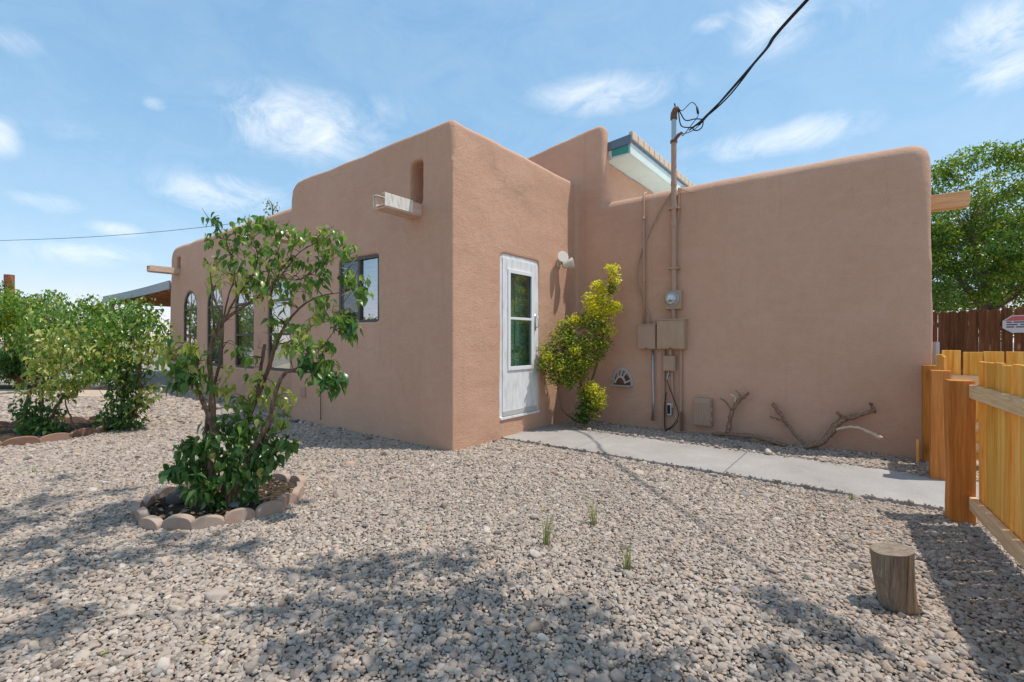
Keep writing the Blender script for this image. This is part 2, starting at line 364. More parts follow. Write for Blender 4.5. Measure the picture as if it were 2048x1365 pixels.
def _glass(name, refl, tint):
    m = bpy.data.materials.new(name); m.use_nodes = True; nt = m.node_tree; nt.nodes.remove(nt.nodes['Principled BSDF']); out = nt.nodes['Material Output']
    lw = nd(nt, 'ShaderNodeLayerWeight'); lw.inputs[0].default_value = .5
    f = mth(nt, 'ADD', mth(nt, 'MULTIPLY', mth(nt, 'POWER', lw.outputs['Facing'], 4.), .8), refl, clamp=True)
    t = nd(nt, 'ShaderNodeBsdfTransparent'); t.inputs[0].default_value = (*tint, 1)
    g = nd(nt, 'ShaderNodeBsdfGlossy'); g.inputs['Roughness'].default_value = .015; g.inputs[0].default_value = (.95, .97, 1, 1)
    mx = nd(nt, 'ShaderNodeMixShader'); nt.links.new(f, mx.inputs[0]); nt.links.new(t.outputs[0], mx.inputs[1]); nt.links.new(g.outputs[0], mx.inputs[2])
    nt.links.new(mx.outputs[0], out.inputs[0]); return m
GLASS = _glass('window_glass', .30, (.85, .87, .87)); DOORGLASS = _glass('door_glass', .09, (.86, .9, .88)); METERGLASS = _glass('meter_glass', .25, (.9, .9, .9))

# ================================================================== SETTING
random.seed(4)
g = MB(); NX = 8
g.add([(-400, -150, 0), (400, -150, 0), (400, 800, 0), (-400, 800, 0)], [(0, 1, 2, 3)])
tag(g.build('ground', GROUND), kind='structure')
SHADED_BEDDING = mat('shaded_gravel_bedding', (.10, .083, .068), 1., spec=.05)  # bedding under the pebbles, darkened to put the shade of their gaps into colour
tag(MB().add([(-2.62, 1.1, .004), (1.9, 1.1, .004), (9.5, 7.9, .004), (4, 13.3, .004), (-16.2, 13.3, .004)], [(0, 1, 2, 3, 4)]).build('shaded_gravel_bed', SHADED_BEDDING), kind='structure')

U1 = 2.75                                   # plane of the long wall
PU0, PU1 = .88, 1.95                        # the concrete walk
walk_z = .035
cuts = [0.02, -1.02, -2.62, -4.3, -6.2]
walk = bpy.data.objects.new('walkway', None); COL.objects.link(walk); walk.location = C0; walk.rotation_euler = (0, 0, TH); tag(walk, kind='structure')
for i in range(len(cuts)-1):
    m = MB(); v1, v0 = cuts[i]-.004, cuts[i+1]+.004
    us = PU0 + (0 if i else -.0)
    n = 9
    near = [(us+random.uniform(-.006, .006), v1+(v0-v1)*k/n) for k in range(n+1)]
    far = [((PU1+(.35 if (i == 0 and k < 4) else 0)-(.05*k if (i == 0 and k < 4) else 0))+random.uniform(-.012, .012), v1+(v0-v1)*k/n) for k in range(n+1)]
    m.prism(near+far[::-1], -.08, walk_z+random.uniform(-.002, .002), 'z')
    m.build('slab', CONCRETE, walk, bevel=.008)
# tan strip and patio on the far left
m = MB(); m.prism([(.35, 11.2), (6, 11.2), (6, 20), (-1.2, 20), (-1.2, 13.2), (.35, 12.6)], -.1, .05, 'z'); o = m.build('patio', CONCRETE, None, bevel=.01)
o.location = C0; o.rotation_euler = (0, 0, TH); tag(o, kind='structure')
TANPATH = mat('tan_path', (.52, .40, .29), .95, build=lambda nt, b: nt.links.new(ramp(nt, noi(nt, worldco(nt), 3, 5), [(.3, (.45, .34, .25)), (.7, (.56, .44, .33))]), b.inputs['Base Color']))
m = MB(); m.prism([(-22, 11.0), (-9.2, 10.4), (-8.9, 11.6), (-22, 12.4)], -.05, .03, 'z'); tag(m.build('path', TANPATH, None, bevel=.01), kind='structure')

# ------------------------------------------------------------------ adobe house
house = thing('adobe_house', 'pink stucco adobe house with rounded parapets, arched windows and white storm door', 'house', C0, TH)
def arcpoly(pts):
    """polygon (v, z, radius) -> points with rounded corners"""
    out = []; n = len(pts)
    for i in range(n):
        p = Vector(pts[i][:2]); r = pts[i][2]
        if r <= 0: out.append(tuple(p)); continue
        a = (Vector(pts[i-1][:2])-p).normalized(); b = (Vector(pts[(i+1) % n][:2])-p).normalized()
        for k in range(7):
            t = k/6; q = (p+a*r)*(1-t)**2+p*2*t*(1-t)+(p+b*r)*t*t; out.append(tuple(q))
    return out
def solid(poly, u0, u1, bev, vertical=0.):
    m = MB(); m.prism(arcpoly(poly), u0, u1, 'u'); me = m.mesh('tmp', STUCCO)
    bm = bmesh.new(); bm.from_mesh(me)
    def ok(e):
        z = [v.co.z for v in e.verts]; x = [v.co.x for v in e.verts]
        return min(z) > 1.0 and abs(x[0]-x[1]) < 1e-5 and e.calc_face_angle(0) > .8
    ed = [e for e in bm.edges if ok(e)]
    bmesh.ops.bevel(bm, geom=ed, offset=bev, segments=5, affect='EDGES', profile=.5, clamp_overlap=True)
    bmesh.ops.remove_doubles(bm, verts=bm.verts, dist=.002); bmesh.ops.dissolve_degenerate(bm, edges=bm.edges, dist=.001); bmesh.ops.recalc_face_normals(bm, faces=bm.faces)
    bm.to_mesh(me); bm.free(); return me
def boolean(base, me, op):
    t = bpy.data.objects.new('tmp', me); COL.objects.link(t)
    md = base.modifiers.new('b', 'BOOLEAN'); md.operation = op; md.solver = 'EXACT'; md.object = t
    dg = bpy.context.evaluated_depsgraph_get(); nm = bpy.data.meshes.new_from_object(base.evaluated_get(dg))
    base.modifiers.clear(); base.data = nm; bpy.data.objects.remove(t)
def bxm(x0, x1, y0, y1, z0, z1): return MB().box(x0, x1, y0, y1, z0, z1).mesh('tmp', STUCCO)

wall = bpy.data.objects.new('wall', solid([(0, -.1, 0), (0, 3.75, .05), (3.58, 3.74, .26), (3.58, -.1, 0)], 0, 3.0, .08)); COL.objects.link(wall)
boolean(wall, solid([(3.2, -.1, 0), (3.2, 3.80, 0), (11.35, 3.80, .42), (11.45, -.1, 0)], .68, 6.0, .16), 'UNION')
boolean(wall, solid([(-4.2, -.1, 0), (-4.2, 3.36, .20), (3.3, 3.42, 0), (3.3, -.1, 0)], U1, 6.5, .15), 'UNION')
boolean(wall, solid([(-.50, 3.0, 0), (-.46, 4.58, .11), (3.2, 4.12, 0), (3.2, 3.0, 0)], U1+.004, U1+.24, .08), 'UNION')
boolean(wall, solid([(-.452, 3.0, 0), (-.452, 4.04, 0), (3.2, 3.7, 0), (3.2, 3.0, 0)], U1+.1, 6.2, .01), 'UNION')
for c in (bxm(.34, U1-.02, .36, 3.2, 3.3, 5), bxm(1.02, 5.7, 3.55, 11.0, 3.35, 5), bxm(U1+.36, 6.2, -3.85, -.47, 3.05, 5)): boolean(wall, c, 'DIFFERENCE')
# openings
ARCH = [5.36, 6.88, 8.42, 9.96]; AW = .45
def archpoly(c, w, z0, zs, extra=0., n=12):
    return [(c-w, z0), (c+w, z0)]+[(c+w*math.cos(math.pi*k/n), zs+w*1.05*math.sin(math.pi*k/n)) for k in range(n+1)]
for c in ARCH: boolean(wall, MB().prism(archpoly(c, AW, .68, 2.05), .3, .95, 'u').mesh('tmp', STUCCO), 'DIFFERENCE')
SV0, SV1, SZ0, SZ1 = 1.335, 2.235, 1.50, 2.375
boolean(wall, bxm(-.3, .22, SV0, SV1, SZ0, SZ1), 'DIFFERENCE')
boolean(wall, bxm(-.3, .36, .495, .71, 2.86, 3.40), 'DIFFERENCE')
boolean(wall, bxm(.3, .98, 10.62, 10.9, 3.02, 3.46), 'DIFFERENCE')
boolean(wall, bxm(.3, .98, 4.42, 4.66, 3.02, 3.46), 'DIFFERENCE')
DU0, DU1, DZ0, DZ1 = .855, 1.70, .27, 2.355
boolean(wall, bxm(DU0, DU1, -.3, .26, DZ0, DZ1), 'DIFFERENCE')
md = wall.modifiers.new('r', 'REMESH'); md.mode = 'VOXEL'; md.voxel_size = .03
md = wall.modifiers.new('s', 'SMOOTH'); md.factor = .5; md.iterations = 3
nm = bpy.data.meshes.new_from_object(wall.evaluated_get(bpy.context.evaluated_depsgraph_get()))
wall.modifiers.clear(); wall.data = nm; wall.parent = house
nm.materials.clear(); nm.materials.append(STUCCO)
nv = len(nm.vertices); co = np.empty(nv*3); nm.vertices.foreach_get('co', co); co = co.reshape(-1, 3)
no = np.empty(nv*3); nm.vertices.foreach_get('normal', no); no = no.reshape(-1, 3)
vis = (co[:, 1] < 4.2) | (co[:, 0] < 1.0)
for i in np.nonzero(vis)[0]:
    p = Vector(co[i]); corner = max(0., 1-math.hypot(p.x, p.y)/.25)
    d = .013*noise.noise(p*1.1)+.006*noise.noise(p*3.1)+.0022*noise.noise(p*11)+corner*.02*noise.noise(Vector((p.z*1.5, 3.3, 1)))
    if p.z > 3.2: d += .012*noise.noise(p*2.2+Vector((9, 1, 2)))
    co[i] += no[i]*d
nm.vertices.foreach_set('co', co.ravel()); nm.polygons.foreach_set('use_smooth', [True]*len(nm.polygons)); nm.update()
bpy.data.meshes.remove(bpy.data.meshes['tmp']) if 'tmp' in bpy.data.meshes else None

MB().box(U1+.34, 6.22, -3.88, -.46, 3.0, 3.075).build('bounce_roof_deck', mat('white_bounce_coating', (.74, .74, .72), .8), house)  # unseen deck added so its white top bounces neutral light onto the soffit
# arched windows
for i, c in enumerate(ARCH):
    m = MB(); d0, d1 = .700, .75; fw = .045
    outer = archpoly(c, AW+.012, .67, 2.05, n=20); inner = archpoly(c, AW-fw, .68+fw, 2.05, n=20)
    n = len(outer); vs = [(u, *p) for u in (d0, d1) for p in outer]+[(u, *p) for u in (d0, d1) for p in inner]
    fs = []
    for k in range(n):
        j = (k+1) % n
        fs += [(k, j, 2*n+j, 2*n+k), (n+k, 3*n+k, 3*n+j, n+j), (k, n+k, n+j, j), (2*n+k, 2*n+j, 3*n+j, 3*n+k)]
    m.add(vs, fs)
    m.box(d0-.004, d1, c-AW+.02, c+AW-.02, 2.02, 2.065); m.box(d0-.004, d1, c-AW+.02, c+AW-.02, 1.36, 1.405)
    wn = m.build('window', BRONZE, house)
    for z0, z1 in ((.70, 1.36), (1.405, 2.02)):
        MB().box(.722, .726, c-AW+fw-.005, c+AW-fw+.005, z0, z1).build('pane', GLASS, wn)
    MB().prism([(c+(AW-.03)*math.cos(math.pi*k/16), 2.06+(AW-.03)*1.05*math.sin(math.pi*k/16)) for k in range(17)], .722, .726, 'u').build('pane', GLASS, wn)
    for a in (45, 90, 135):
        p = Vector((.715, c, 2.06)); q = p+Vector((0, math.cos(R(a))*AW*.95, math.sin(R(a))*AW*.98))
        MB().tube([p, q], .0055, 6).build('muntin', BOXPINK, wn)
    m = MB()
    for k in range(9):
        y = c-AW+.05+k*(2*AW-.1)/8.
        m.box(.82, .826, y-.043, y+.043, .72, 1.98, Matrix.Translation((.863, y, 0)) @ Matrix.Rotation(R(22), 4, 'Z') @ Matrix.Translation((-.863, -y, 0)))
    m.build('blind', YCURTAIN if i == 0 else CURTAIN, wn)
# sliding window
m = MB(); u0, u1, fw = .012, .07, .035
m.box(u0, u1, SV0-.01, SV0+fw, SZ0-.01, SZ1+.01); m.box(u0, u1, SV1-fw, SV1+.01, SZ0-.01, SZ1+.01)
m.box(u0+.001, u1, SV0+fw, SV1-fw, SZ0-.01, SZ0+fw); m.box(u0+.001, u1, SV0+fw, SV1-fw, SZ1-fw, SZ1+.01)
mid = (SV0+SV1)/2; m.box(u0+.002, u1-.004, mid-.022, mid+.022, SZ0+fw, SZ1-fw)
wn = m.build('window', BRONZE, house, bevel=.003, segs=1)
MB().box(.045, .05, SV0+fw, mid-.022, SZ0+fw, SZ1-fw).build('pane', GLASS, wn)
MB().box(.035, .04, mid+.022, SV1-fw, SZ0+fw, SZ1-fw).build('pane', GLASS, wn)
m = MB()
for k in range(13): m.box(.12, .124, SV0+.02, SV1-.02, SZ1-.06-k*.062, SZ1-.012-k*.062)
m.build('blind', CURTAIN, wn)
tag(MB().box(.018, .021, mid+.03, SV1-fw, SZ0+fw, SZ1-fw).build('insect_screen', _glass('screen_mesh', .0, (.72, .72, .72)), wn), 'dark insect screen over one sash')
# vent and thin rod low on the wall
m = MB(); m.box(-.012, .02, 3.12, 3.27, .395, .545); vt = m.build('wall_vent', BOXPINK, house, bevel=.004)
for k in range(3): MB().box(-.017, -.012, 3.14, 3.25, .42+k*.042, .442+k*.042).build('louvre', BOXPINK, vt)
MB().tube([(-.03, 2.655, .10), (-.028, 2.66, .5)], .006, 6).build('wall_pipe', RUST, house)
# canales: wooden water spouts under slots
CANALE = wood('canale_paint', (.54, .37, .26), (.62, .45, .33), (.68, .52, .4), axis='x', vary=.05, knot=(.5, .33, .22))
def canale(u, v, z, ln, wd, painted):
    m = MB(); m.box(u-ln, u+.12, v-wd/2, v+wd/2, z, z+.022); m.box(u-ln, u+.12, v-wd/2-.025, v-wd/2, z-.002, z+.15); m.box(u-ln, u+.12, v+wd/2, v+wd/2+.025, z-.002, z+.15)
    c = m.build('canale', CANALE, house, bevel=.005)
    m = MB(); t = .004
    x0, x1 = u-ln-.02, u-ln*.28
    for s in (-1, 1):
        y = v+s*(wd/2+.0285); m.box(x0, x1, min(y, y+s*t), max(y, y+s*t), z+.015, z+.158)
        m.box(x0, x1, min(y, v+s*(wd/2-.03)), max(y+s*t, v+s*(wd/2-.03)), z+.152, z+.160)
    m.box(x0, u+.1, v-wd/2+.002, v+wd/2-.002, z+.026, z+.030)
    m.build('liner', WORNWHITE if painted else CANALE, c, bevel=.002, segs=1)
canale(0, .60, 2.715, .52, .15, True)
canale(.68, 10.78, 3.0, .62, .17, False)
canale(.68, 4.52, 3.0, .50, .17, False)
# roof beam beyond the long wall's end
m = MB(); m.prism(arcpoly([(-4.56, 2.73, .05), (-4.56, 2.90, .02), (-3.9, 2.90, 0), (-3.9, 2.73, 0)]), 3.35, 3.50, 'u'); m.build('roof_beam', W_BEAM, house, bevel=.01)

# storm door
m = MB(); y0, y1 = .012, .075; fw = .04
m.box(DU0-.012, DU0+fw, y0, y1, DZ0, DZ1); m.box(DU1-fw, DU1+.012, y0, y1, DZ0, DZ1); m.box(DU0+fw, DU1-fw, y0, y1, DZ1-fw, DZ1+.012)
m.box(DU0-.012, DU1+.012, -.012, .09, DZ0-.02, DZ0+.012)
m.build('door_frame', DOORWHITE, house, bevel=.003, segs=1)
a, bb = DU0+fw+.003, DU1-fw-.003; zb, zt = DZ0+.016, DZ1-fw-.003
g0, g1, gz0, gz1 = 1.025, 1.535, .90, 2.15; gm = 1.545
m = MB(); yf, yk = .0, .03
m.box(a, g0, yf, yk, zb, zt); m.box(g1, bb, yf, yk, zb, zt); m.box(g0, g1, yf, yk, gz1, zt); m.box(g0, g1, yf, yk, zb, gz0)
door = m.build('storm_door', DOORWHITE, house, bevel=.003, segs=1)
m = MB()
for (p, q, r_, s_) in ((g0-.03, g0+.02, gz0-.03, gz1+.03), (g1-.02, g1+.03, gz0-.03, gz1+.03)): m.box(p, q, -.014, .002, r_, s_)
m.box(g0+.02, g1-.02, -.0135, .002, gz0-.03, gz0+.02); m.box(g0+.02, g1-.02, -.0135, .002, gz1-.02, gz1+.03); m.box(g0+.02, g1-.02, -.012, .002, gm-.016, gm+.016)
m.build('glazing_frame', WHITE, door, bevel=.004)
MB().box(g0+.015, g1-.015, .010, .014, gz0+.015, gm-.01).build('pane', DOORGLASS, door)
MB().box(g0+.015, g1-.015, .016, .020, gm-.012, gz1-.015).build('pane', DOORGLASS, door)
MB().box(a+.004, bb-.004, -.006, .0, zb+.004, zb+.07).build('kick_plate', GREYPL, door, bevel=.002, segs=1)
m = MB(); hx = bb-.045
m.box(hx-.014, hx+.014, -.008, .0, 1.40, 1.62); m.tube([(hx, -.008, 1.43), (hx, -.055, 1.45), (hx, -.058, 1.52), (hx, -.05, 1.58), (hx, -.008, 1.6)], .008, 8)
m.build('handle', ALU, door, smooth=True)
m = MB(); m.box(DU0+.01, DU1-.01, .15, .19, DZ0, DZ1); dd = m.build('inner_door', TEAL, house)
for (x0, x1) in ((.93, 1.23), (1.33, 1.63)):
    for (z0, z1) in ((.45, 1.0), (1.12, 1.52), (1.64, 2.2)): MB().box(x0, x1, .135, .151, z0, z1).build('panel', TEAL, dd, bevel=.012)

# shed roof eave over the clerestory
m = MB(); m.prism([(-.80, 4.075), (-.80, 4.235), (3.4, 3.82), (3.4, 3.66), (-.44, 4.035)], 2.93, 6.4, 'u'); rf = m.build('roof', MINT, house)
MB().box(2.94, 6.41, -.824, -.802, 4.075, 4.232).build('fascia', MINT, rf)
MB().box(2.915, 2.928, -.80, -.53, 4.09, 4.205).build('trim_board', TEAL_TRIM, rf, bevel=.003, segs=1)
MB().box(2.915, 2.928, -.526, -.42, 4.06, 4.20).build('trim_board', WORNWHITE, rf, bevel=.003, segs=1)
m = MB(); m.box(2.90, 6.42, -.845, -.826, 4.238, 4.275); m.prism([(-.845, 4.215), (-.845, 4.345), (-.2, 4.285), (-.2, 4.155)], 2.895, 2.914, 'u'); m.build('drip_edge', SLATE, rf)
for k in range(15):
    u = 2.925+k*.225
    MB().prism(arcpoly([(-.865, 4.28, 0), (-.865, 4.405, .02), (-.80, 4.40, .02), (-.80, 4.28, 0)]), u, u+.205, 'u').build('eave_tile', TILE, rf, bevel=.012)

# porch roof at the far end
m = MB()
for k in range(12):
    v0, v1 = 11.36+k*.57, 11.36+(k+1)*.57; z = lambda v: 2.78-.006*(v-11.3)-.03*math.sin((v-11.3)/6.6*math.pi)
    m.add([(u, v, z(v)+dz) for dz in (0, .06) for u, v in ((.70, v0), (5.2, v0), (5.2, v1), (.70, v1))], [(3, 2, 1, 0), (4, 5, 6, 7), (0, 1, 5, 4), (1, 2, 6, 5), (2, 3, 7, 6), (3, 0, 4, 7)])
pr = m.build('porch_roof', W_PORCH, house)
m = MB()
for k in range(12):
    v0, v1 = 11.37+k*.57, 11.37+(k+1)*.57
    m.add([(u, v, z(v)+dz) for dz in (-.12, .11) for u, v in ((.65, v0), (.694, v0), (.694, v1), (.65, v1))], [(3, 2, 1, 0), (4, 5, 6, 7), (0, 1, 5, 4), (1, 2, 6, 5), (2, 3, 7, 6), (3, 0, 4, 7)])
m.build('fascia', GREYFASCIA, pr)
for k in range(9): MB().box(.71, 5.1, 11.6+k*.75, 11.65+k*.75, 2.61-.006*k, 2.735-.006*k).build('rafter', W_PORCH, pr, bevel=.004, segs=1)
for v in (14.6, 17.7): MB().box(.75, .87, v, v+.12, 0, 2.72).build('porch_post', W_PORCH, pr, bevel=.006, segs=1)

# ================================================================== THINGS ON THE WALLS
WU = U1-.004
def wtag(name, label, cat, v, z, group=None): return hthing(name, label, cat, WU, v, z, group)
# service mast
mv = -1.557
t = wtag('service_mast', 'tall tan painted conduit mast with galvanised top rising above the long wall', 'mast', mv, 1.93)
off = -.05
m = MB(); m.tube([(off, 0, -.01), (off, 0, 1.2), (off, 0, 2.05)], .036, 12); m.tube([(off, 0, .88), (off, 0, .96)], .043, 12); m.tube([(off, 0, 1.45), (off, 0, 1.5)], .041, 12); m.build('pipe', PIPE, t, smooth=False)
m = MB(); m.tube([(off, 0, 2.05), (off, 0, 2.36)], .033, 12); m.build('galvanised_pipe', GALV, t)
m = MB(); m.tube([(off, 0, 2.35), (off, 0, 2.41)], .046, 12); m.tube([(off, 0, 2.38), (off, -.0, 2.43), (off-.02, -.03, 2.47), (off-.03, -.07, 2.475)], [.036, .045, .042, .03], 10)
m.build('weatherhead', RUST, t, smooth=True)
m = MB(); m.tube([(off, 0, 2.03), (off, 0, 2.065)], .048, 12); m.tube([(off-.03, -.02, 2.05), (off-.05, -.08, 2.1), (off-.06, -.13, 2.12)], [.02, .024, .014], 8); m.build('clamp', RUST, t)
for z in (.30, 1.12):
    m = MB(); m.box(-.092, -.086, -.045, .045, z, z+.03); m.box(-.09, .02, -.072, -.044, z, z+.03); m.box(-.09, .02, .044, .072, z, z+.03); m.build('strap', PIPE, t, bevel=.003, segs=1)
m = MB(); m.tube([(off-.02, -.05, 1.3), (-.04, -.07, 1.35), (.0, -.09, 1.43), (.12, -.1, 1.46)], .007, 6); m.tube([(-.03, -.07, 1.40), (-.04, -.18, 1.33), (-.03, -.27, 1.31)], .007, 6); m.tube([(off, -.055, .95), (off+.02, -.06, 1.2), (0, -.05, 1.42)], .009, 6)
m.build('tie_cable', PIPE, t)
head = HU(WU+off-.03, mv-.07, 1.93+2.475); clampp = HU(WU+off-.06, mv-.13, 1.93+2.12)
def cable(name, label, pts, r, mat_, group=None, k=8):
    p = smooth_path([(Vector(q), r) for q in pts], k); m = MB(); m.tube([a for a, _ in p], r, 6); o = m.build(name, mat_, None, smooth=True)
    return tag(o, label, 'cable', group)
dh = head.y
A_ = P(1450, 195, 6.0); B_ = P(1530, 103, 5.35); C_ = P(1617, 0, 4.65)
D_ = Vector((3.6, 1.2, 5.1)); E_ = Vector((4.6, -4., 6.2))
drop0 = P(1397, 250, 6.3)
t = thing('service_drop', 'thick black overhead service drop cable running to the mast head', 'cable', head)
W2L = Matrix.Translation(-head)
def sub(name, pts, r, mt, k=8):
    p = smooth_path([(W2L @ Vector(q), r) for q in pts], k); MB().tube([a for a, _ in p], r, 6).build(name, mt, t, smooth=True)
sub('main_cable', [drop0, A_, B_, C_, D_, E_], .011, BLACK)
sub('bare_wire', [clampp, P(1370, 268, 6.35), drop0+Vector((0, 0, -.02)), A_+Vector((.01, 0, .03)), B_+Vector((.01, 0, .03)), C_+Vector((.015, 0, .02)), D_, E_], .006, BLACK)
sub('second_cable', [P(1378, 262, 6.35), A_+Vector((.02, 0, -.02)), B_+Vector((-.02, 0, -.012)), C_+Vector((-.02, 0, 0)), D_, E_], .009, BLACK)
sub('splice_loop', [head, P(1365, 222, 6.4), P(1383, 206, 6.4), P(1394, 216, 6.4), P(1396, 232, 6.38), P(1385, 248, 6.36), P(1366, 272, 6.38), clampp], .0055, BLACK)
sub('splice_loop', [head, P(1370, 241, 6.4), P(1390, 239, 6.35), P(1405, 241, 6.3), P(1404, 255, 6.3), P(1394, 262, 6.3), P(1386, 258, 6.3), P(1400, 244, 6.25), A_], .008, BLACK)
sub('splice_loop', [head, P(1361, 250, 6.4), P(1374, 256, 6.38), P(1386, 255, 6.34), drop0], .008, BLACK)
sub('splice', [head, P(1353, 226, 6.44), P(1349, 208, 6.44)], .010, BLACK)
sub('splice', [P(1394, 216, 6.4), P(1396, 228, 6.38)], .015, BLACK, 2)
# far power line
p0, p1 = P(-30, 483, 30), P(640, 425, 26)
tag(MB().tube([p0+(p1-p0)*k/12+Vector((0, 0, -.35*math.sin(math.pi*k/12))) for k in range(13)], .017, 5).build('power_line', SLATE), 'thin dark power line crossing the sky beyond the shrubs', 'cable')

# meter socket
def boxthing(name, label, cat, v0, v1, z0, z1, dep, mt, bevel=.008):
    t = wtag(name, label, cat, (v0+v1)/2, z0)
    w2, h = abs(v1-v0)/2, z1-z0
    m = MB(); m.box(-dep, .05, -w2, w2, 0, h); m.build('body', mt, t, bevel=bevel)
    return t, w2, h
t, w2, h = boxthing('electric_meter', 'tan meter socket with round glass electric meter on the long wall', 'electric meter', -1.435, -1.665, 1.685, 1.94, .09, BOXTAN)
M_ = Matrix.Translation((-.09, .0, .135)) @ Matrix.Rotation(R(-90), 4, 'Y')
MB().lathe([(.094, 0), (.094, .018), (.086, .022), (.086, .0)][:3], 24, M_).build('ring', GALV, t, smooth=False)
MB().lathe([(.07, .0), (.07, .07), (.05, .075)], 20, M_).build('dial', GREYPL, t)
MB().lathe([(.083, .02), (.082, .09), (.072, .112), (.04, .12), (.001, .121)], 24, M_).build('glass_cover', METERGLASS, t, smooth=True)
MB().box(-.172, -.166, -.035, .035, .155, .18).build('dial_plate', WHITE, t); MB().box(-.172, -.166, -.03, .03, .10, .115).build('dial_plate', DARK, t)
MB().tube([(-.05, -.0, 0.0), (-.05, -.0, -.14)], .027, 10).build('conduit', PIPE, t)
# main panel
t, w2, h = boxthing('breaker_panel', 'large square tan breaker panel box below the electric meter', 'electrical box', -1.345, -1.725, 1.14, 1.545, .13, BOXTAN)
MB().box(-.142, -.131, -w2+.008, w2-.008, .012, h-.015).build('cover', BOXTAN, t, bevel=.004)
MB().box(-.15, .02, -w2-.008, w2+.008, h-.012, h+.006).build('rain_hood', BOXTAN, t, bevel=.003)
MB().box(-.155, -.142, -.02, .01, .0, .02).build('latch', RUST, t)
MB().tube([(-.06, w2, .06), (-.06, w2+.05, .06)], .02, 8).build('conduit_nipple', PIPE, t)
# left box
t, w2, h = boxthing('junction_box', 'rose tan rectangular box left of the large panel with two pipes on top', 'electrical box', -1.06, -1.325, 1.135, 1.485, .11, BOXPINK)
MB().box(-.12, -.111, -w2+.005, w2-.005, .01, h-.012).build('cover', BOXPINK, t, bevel=.004)
MB().box(-.126, .02, -w2-.006, w2+.006, h-.01, h+.005).build('rain_hood', BOXPINK, t, bevel=.003)
MB().box(-.13, -.12, -.012, .012, .0, .018).build('latch', RUST, t)
c0 = -1.1925
m = MB(); m.tube([(-.045, -1.127-c0, h), (-.04, -1.127-c0, 1.2), (-.04, -1.125-c0, 2.1), (-.02, -1.12-c0, 2.215), (.05, -1.12-c0, 2.25)], .017, 10); m.tube([(-.04, -1.127-c0, .95), (-.04, -1.127-c0, 1.0)], .023, 10); m.tube([(-.04, -1.126-c0, 1.84), (-.04, -1.126-c0, 1.88)], .023, 10)
m.build('conduit', PIPE, t, smooth=True)
pp = [(1300, 650), (1299, 636), (1293, 618), (1283, 595), (1274, 570), (1273, 545), (1282, 505), (1305, 450), (1330, 405), (1344, 385)]
pts = [onU(x, y, WU-.03) for x, y in pp]; pts = [Vector((-.03, p.y-c0, p.z-1.135)) for p in pts]; pts.append(Vector((.06, pts[-1].y-.01, 2.29)))
p = smooth_path([(q, .011) for q in pts], 5); MB().tube([a for a, _ in p], .011, 8).build('cable', PIPE, t, smooth=True)
MB().tube([(-.04, -1.19-c0, h), (-.04, -1.19-c0, h+.05)], .02, 8).build('connector', PIPE, t)
m = MB(); m.tube([(-.05, -1.262-c0, 0), (-.05, -1.262-c0, -.4), (-.06, -1.275-c0, -.7), (-.07, -1.27-c0, -.95)], .018, 10); m.build('metal_conduit', GALV, t, smooth=True)
m = MB(); m.tube([(-.07, -1.27-c0, -.94), (-.075, -1.268-c0, -1.0)], .024, 10); m.build('conduit_end', RUST, t)
# lower box with pipes
t, w2, h = boxthing('disconnect_box', 'small tan disconnect box hanging below the large panel', 'electrical box', -1.425, -1.585, .84, 1.05, .1, BOXTAN)
MB().box(-.108, -.1005, -w2+.01, w2-.006, .015, h-.008).build('cover', BOXTAN, t, bevel=.004)
c0 = -1.505
for k, (dv, r, z0, z1, o_) in enumerate(((1.408, .021, .0, 1.14, -.03), (1.645, .02, .0, 1.14, -.035), (1.51, .024, 1.05, 1.14, -.05), (1.68, .02, .02, .30, -.1))):
    MB().tube([(o_, -dv-c0, z0-.84), (o_, -dv-c0, z1-.84)], r, 10).build('conduit', PIPE if k != 3 else RUST, t)
MB().tube([(-.05, -1.53-c0, -.02), (-.05, -1.535-c0, -.3), (-.05, -1.54-c0, -.5)], .018, 8).build('conduit', PIPE, t)
m = MB(); m.box(-.07, .02, -1.495-c0-.035, -1.495-c0+.035, -.62, -.44); ob = m.build('outlet_box', GALV, t, bevel=.015)
MB().box(-.074, -.069, -.01, .03, -.59, -.47).build('outlet_face', DARK, ob)
for pts in ([(-.06, .03, -.02), (-.08, .035, -.1), (-.07, .01, -.22), (-.06, .03, -.4)], [(-.07, .0, -.05), (-.09, .03, -.12), (-.08, -.03, -.3), (-.06, -.1, -.5), (-.08, -.12, -.62), (-.1, -.05, -.74), (-.1, .05, -.82)],
            [(-.06, .05, -.3), (-.07, .07, -.5), (-.1, .06, -.75), (-.12, .03, -.84)], [(-.1, .03, -.82), (-.12, -.08, -.74), (-.1, -.13, -.66)], [(-.12, .0, -.83), (-.14, -.2, -.80), (-.12, -.33, -.75)]):
    p = smooth_path([(Vector(q), .006) for q in pts], 5); MB().tube([a for a, _ in p], .006, 6).build('cable', random.choice([BLACK, PIPE, BLACK]), t, smooth=True)
for pts in ([(-.07, .01, -.02), (-.1, .02, -.08), (-.09, .03, -.13), (-.06, .02, -.09)],):
    p = smooth_path([(Vector(q), .013) for q in pts], 5); MB().tube([a for a, _ in p], .012, 8).build('flexible_conduit', GALV, t, smooth=True)
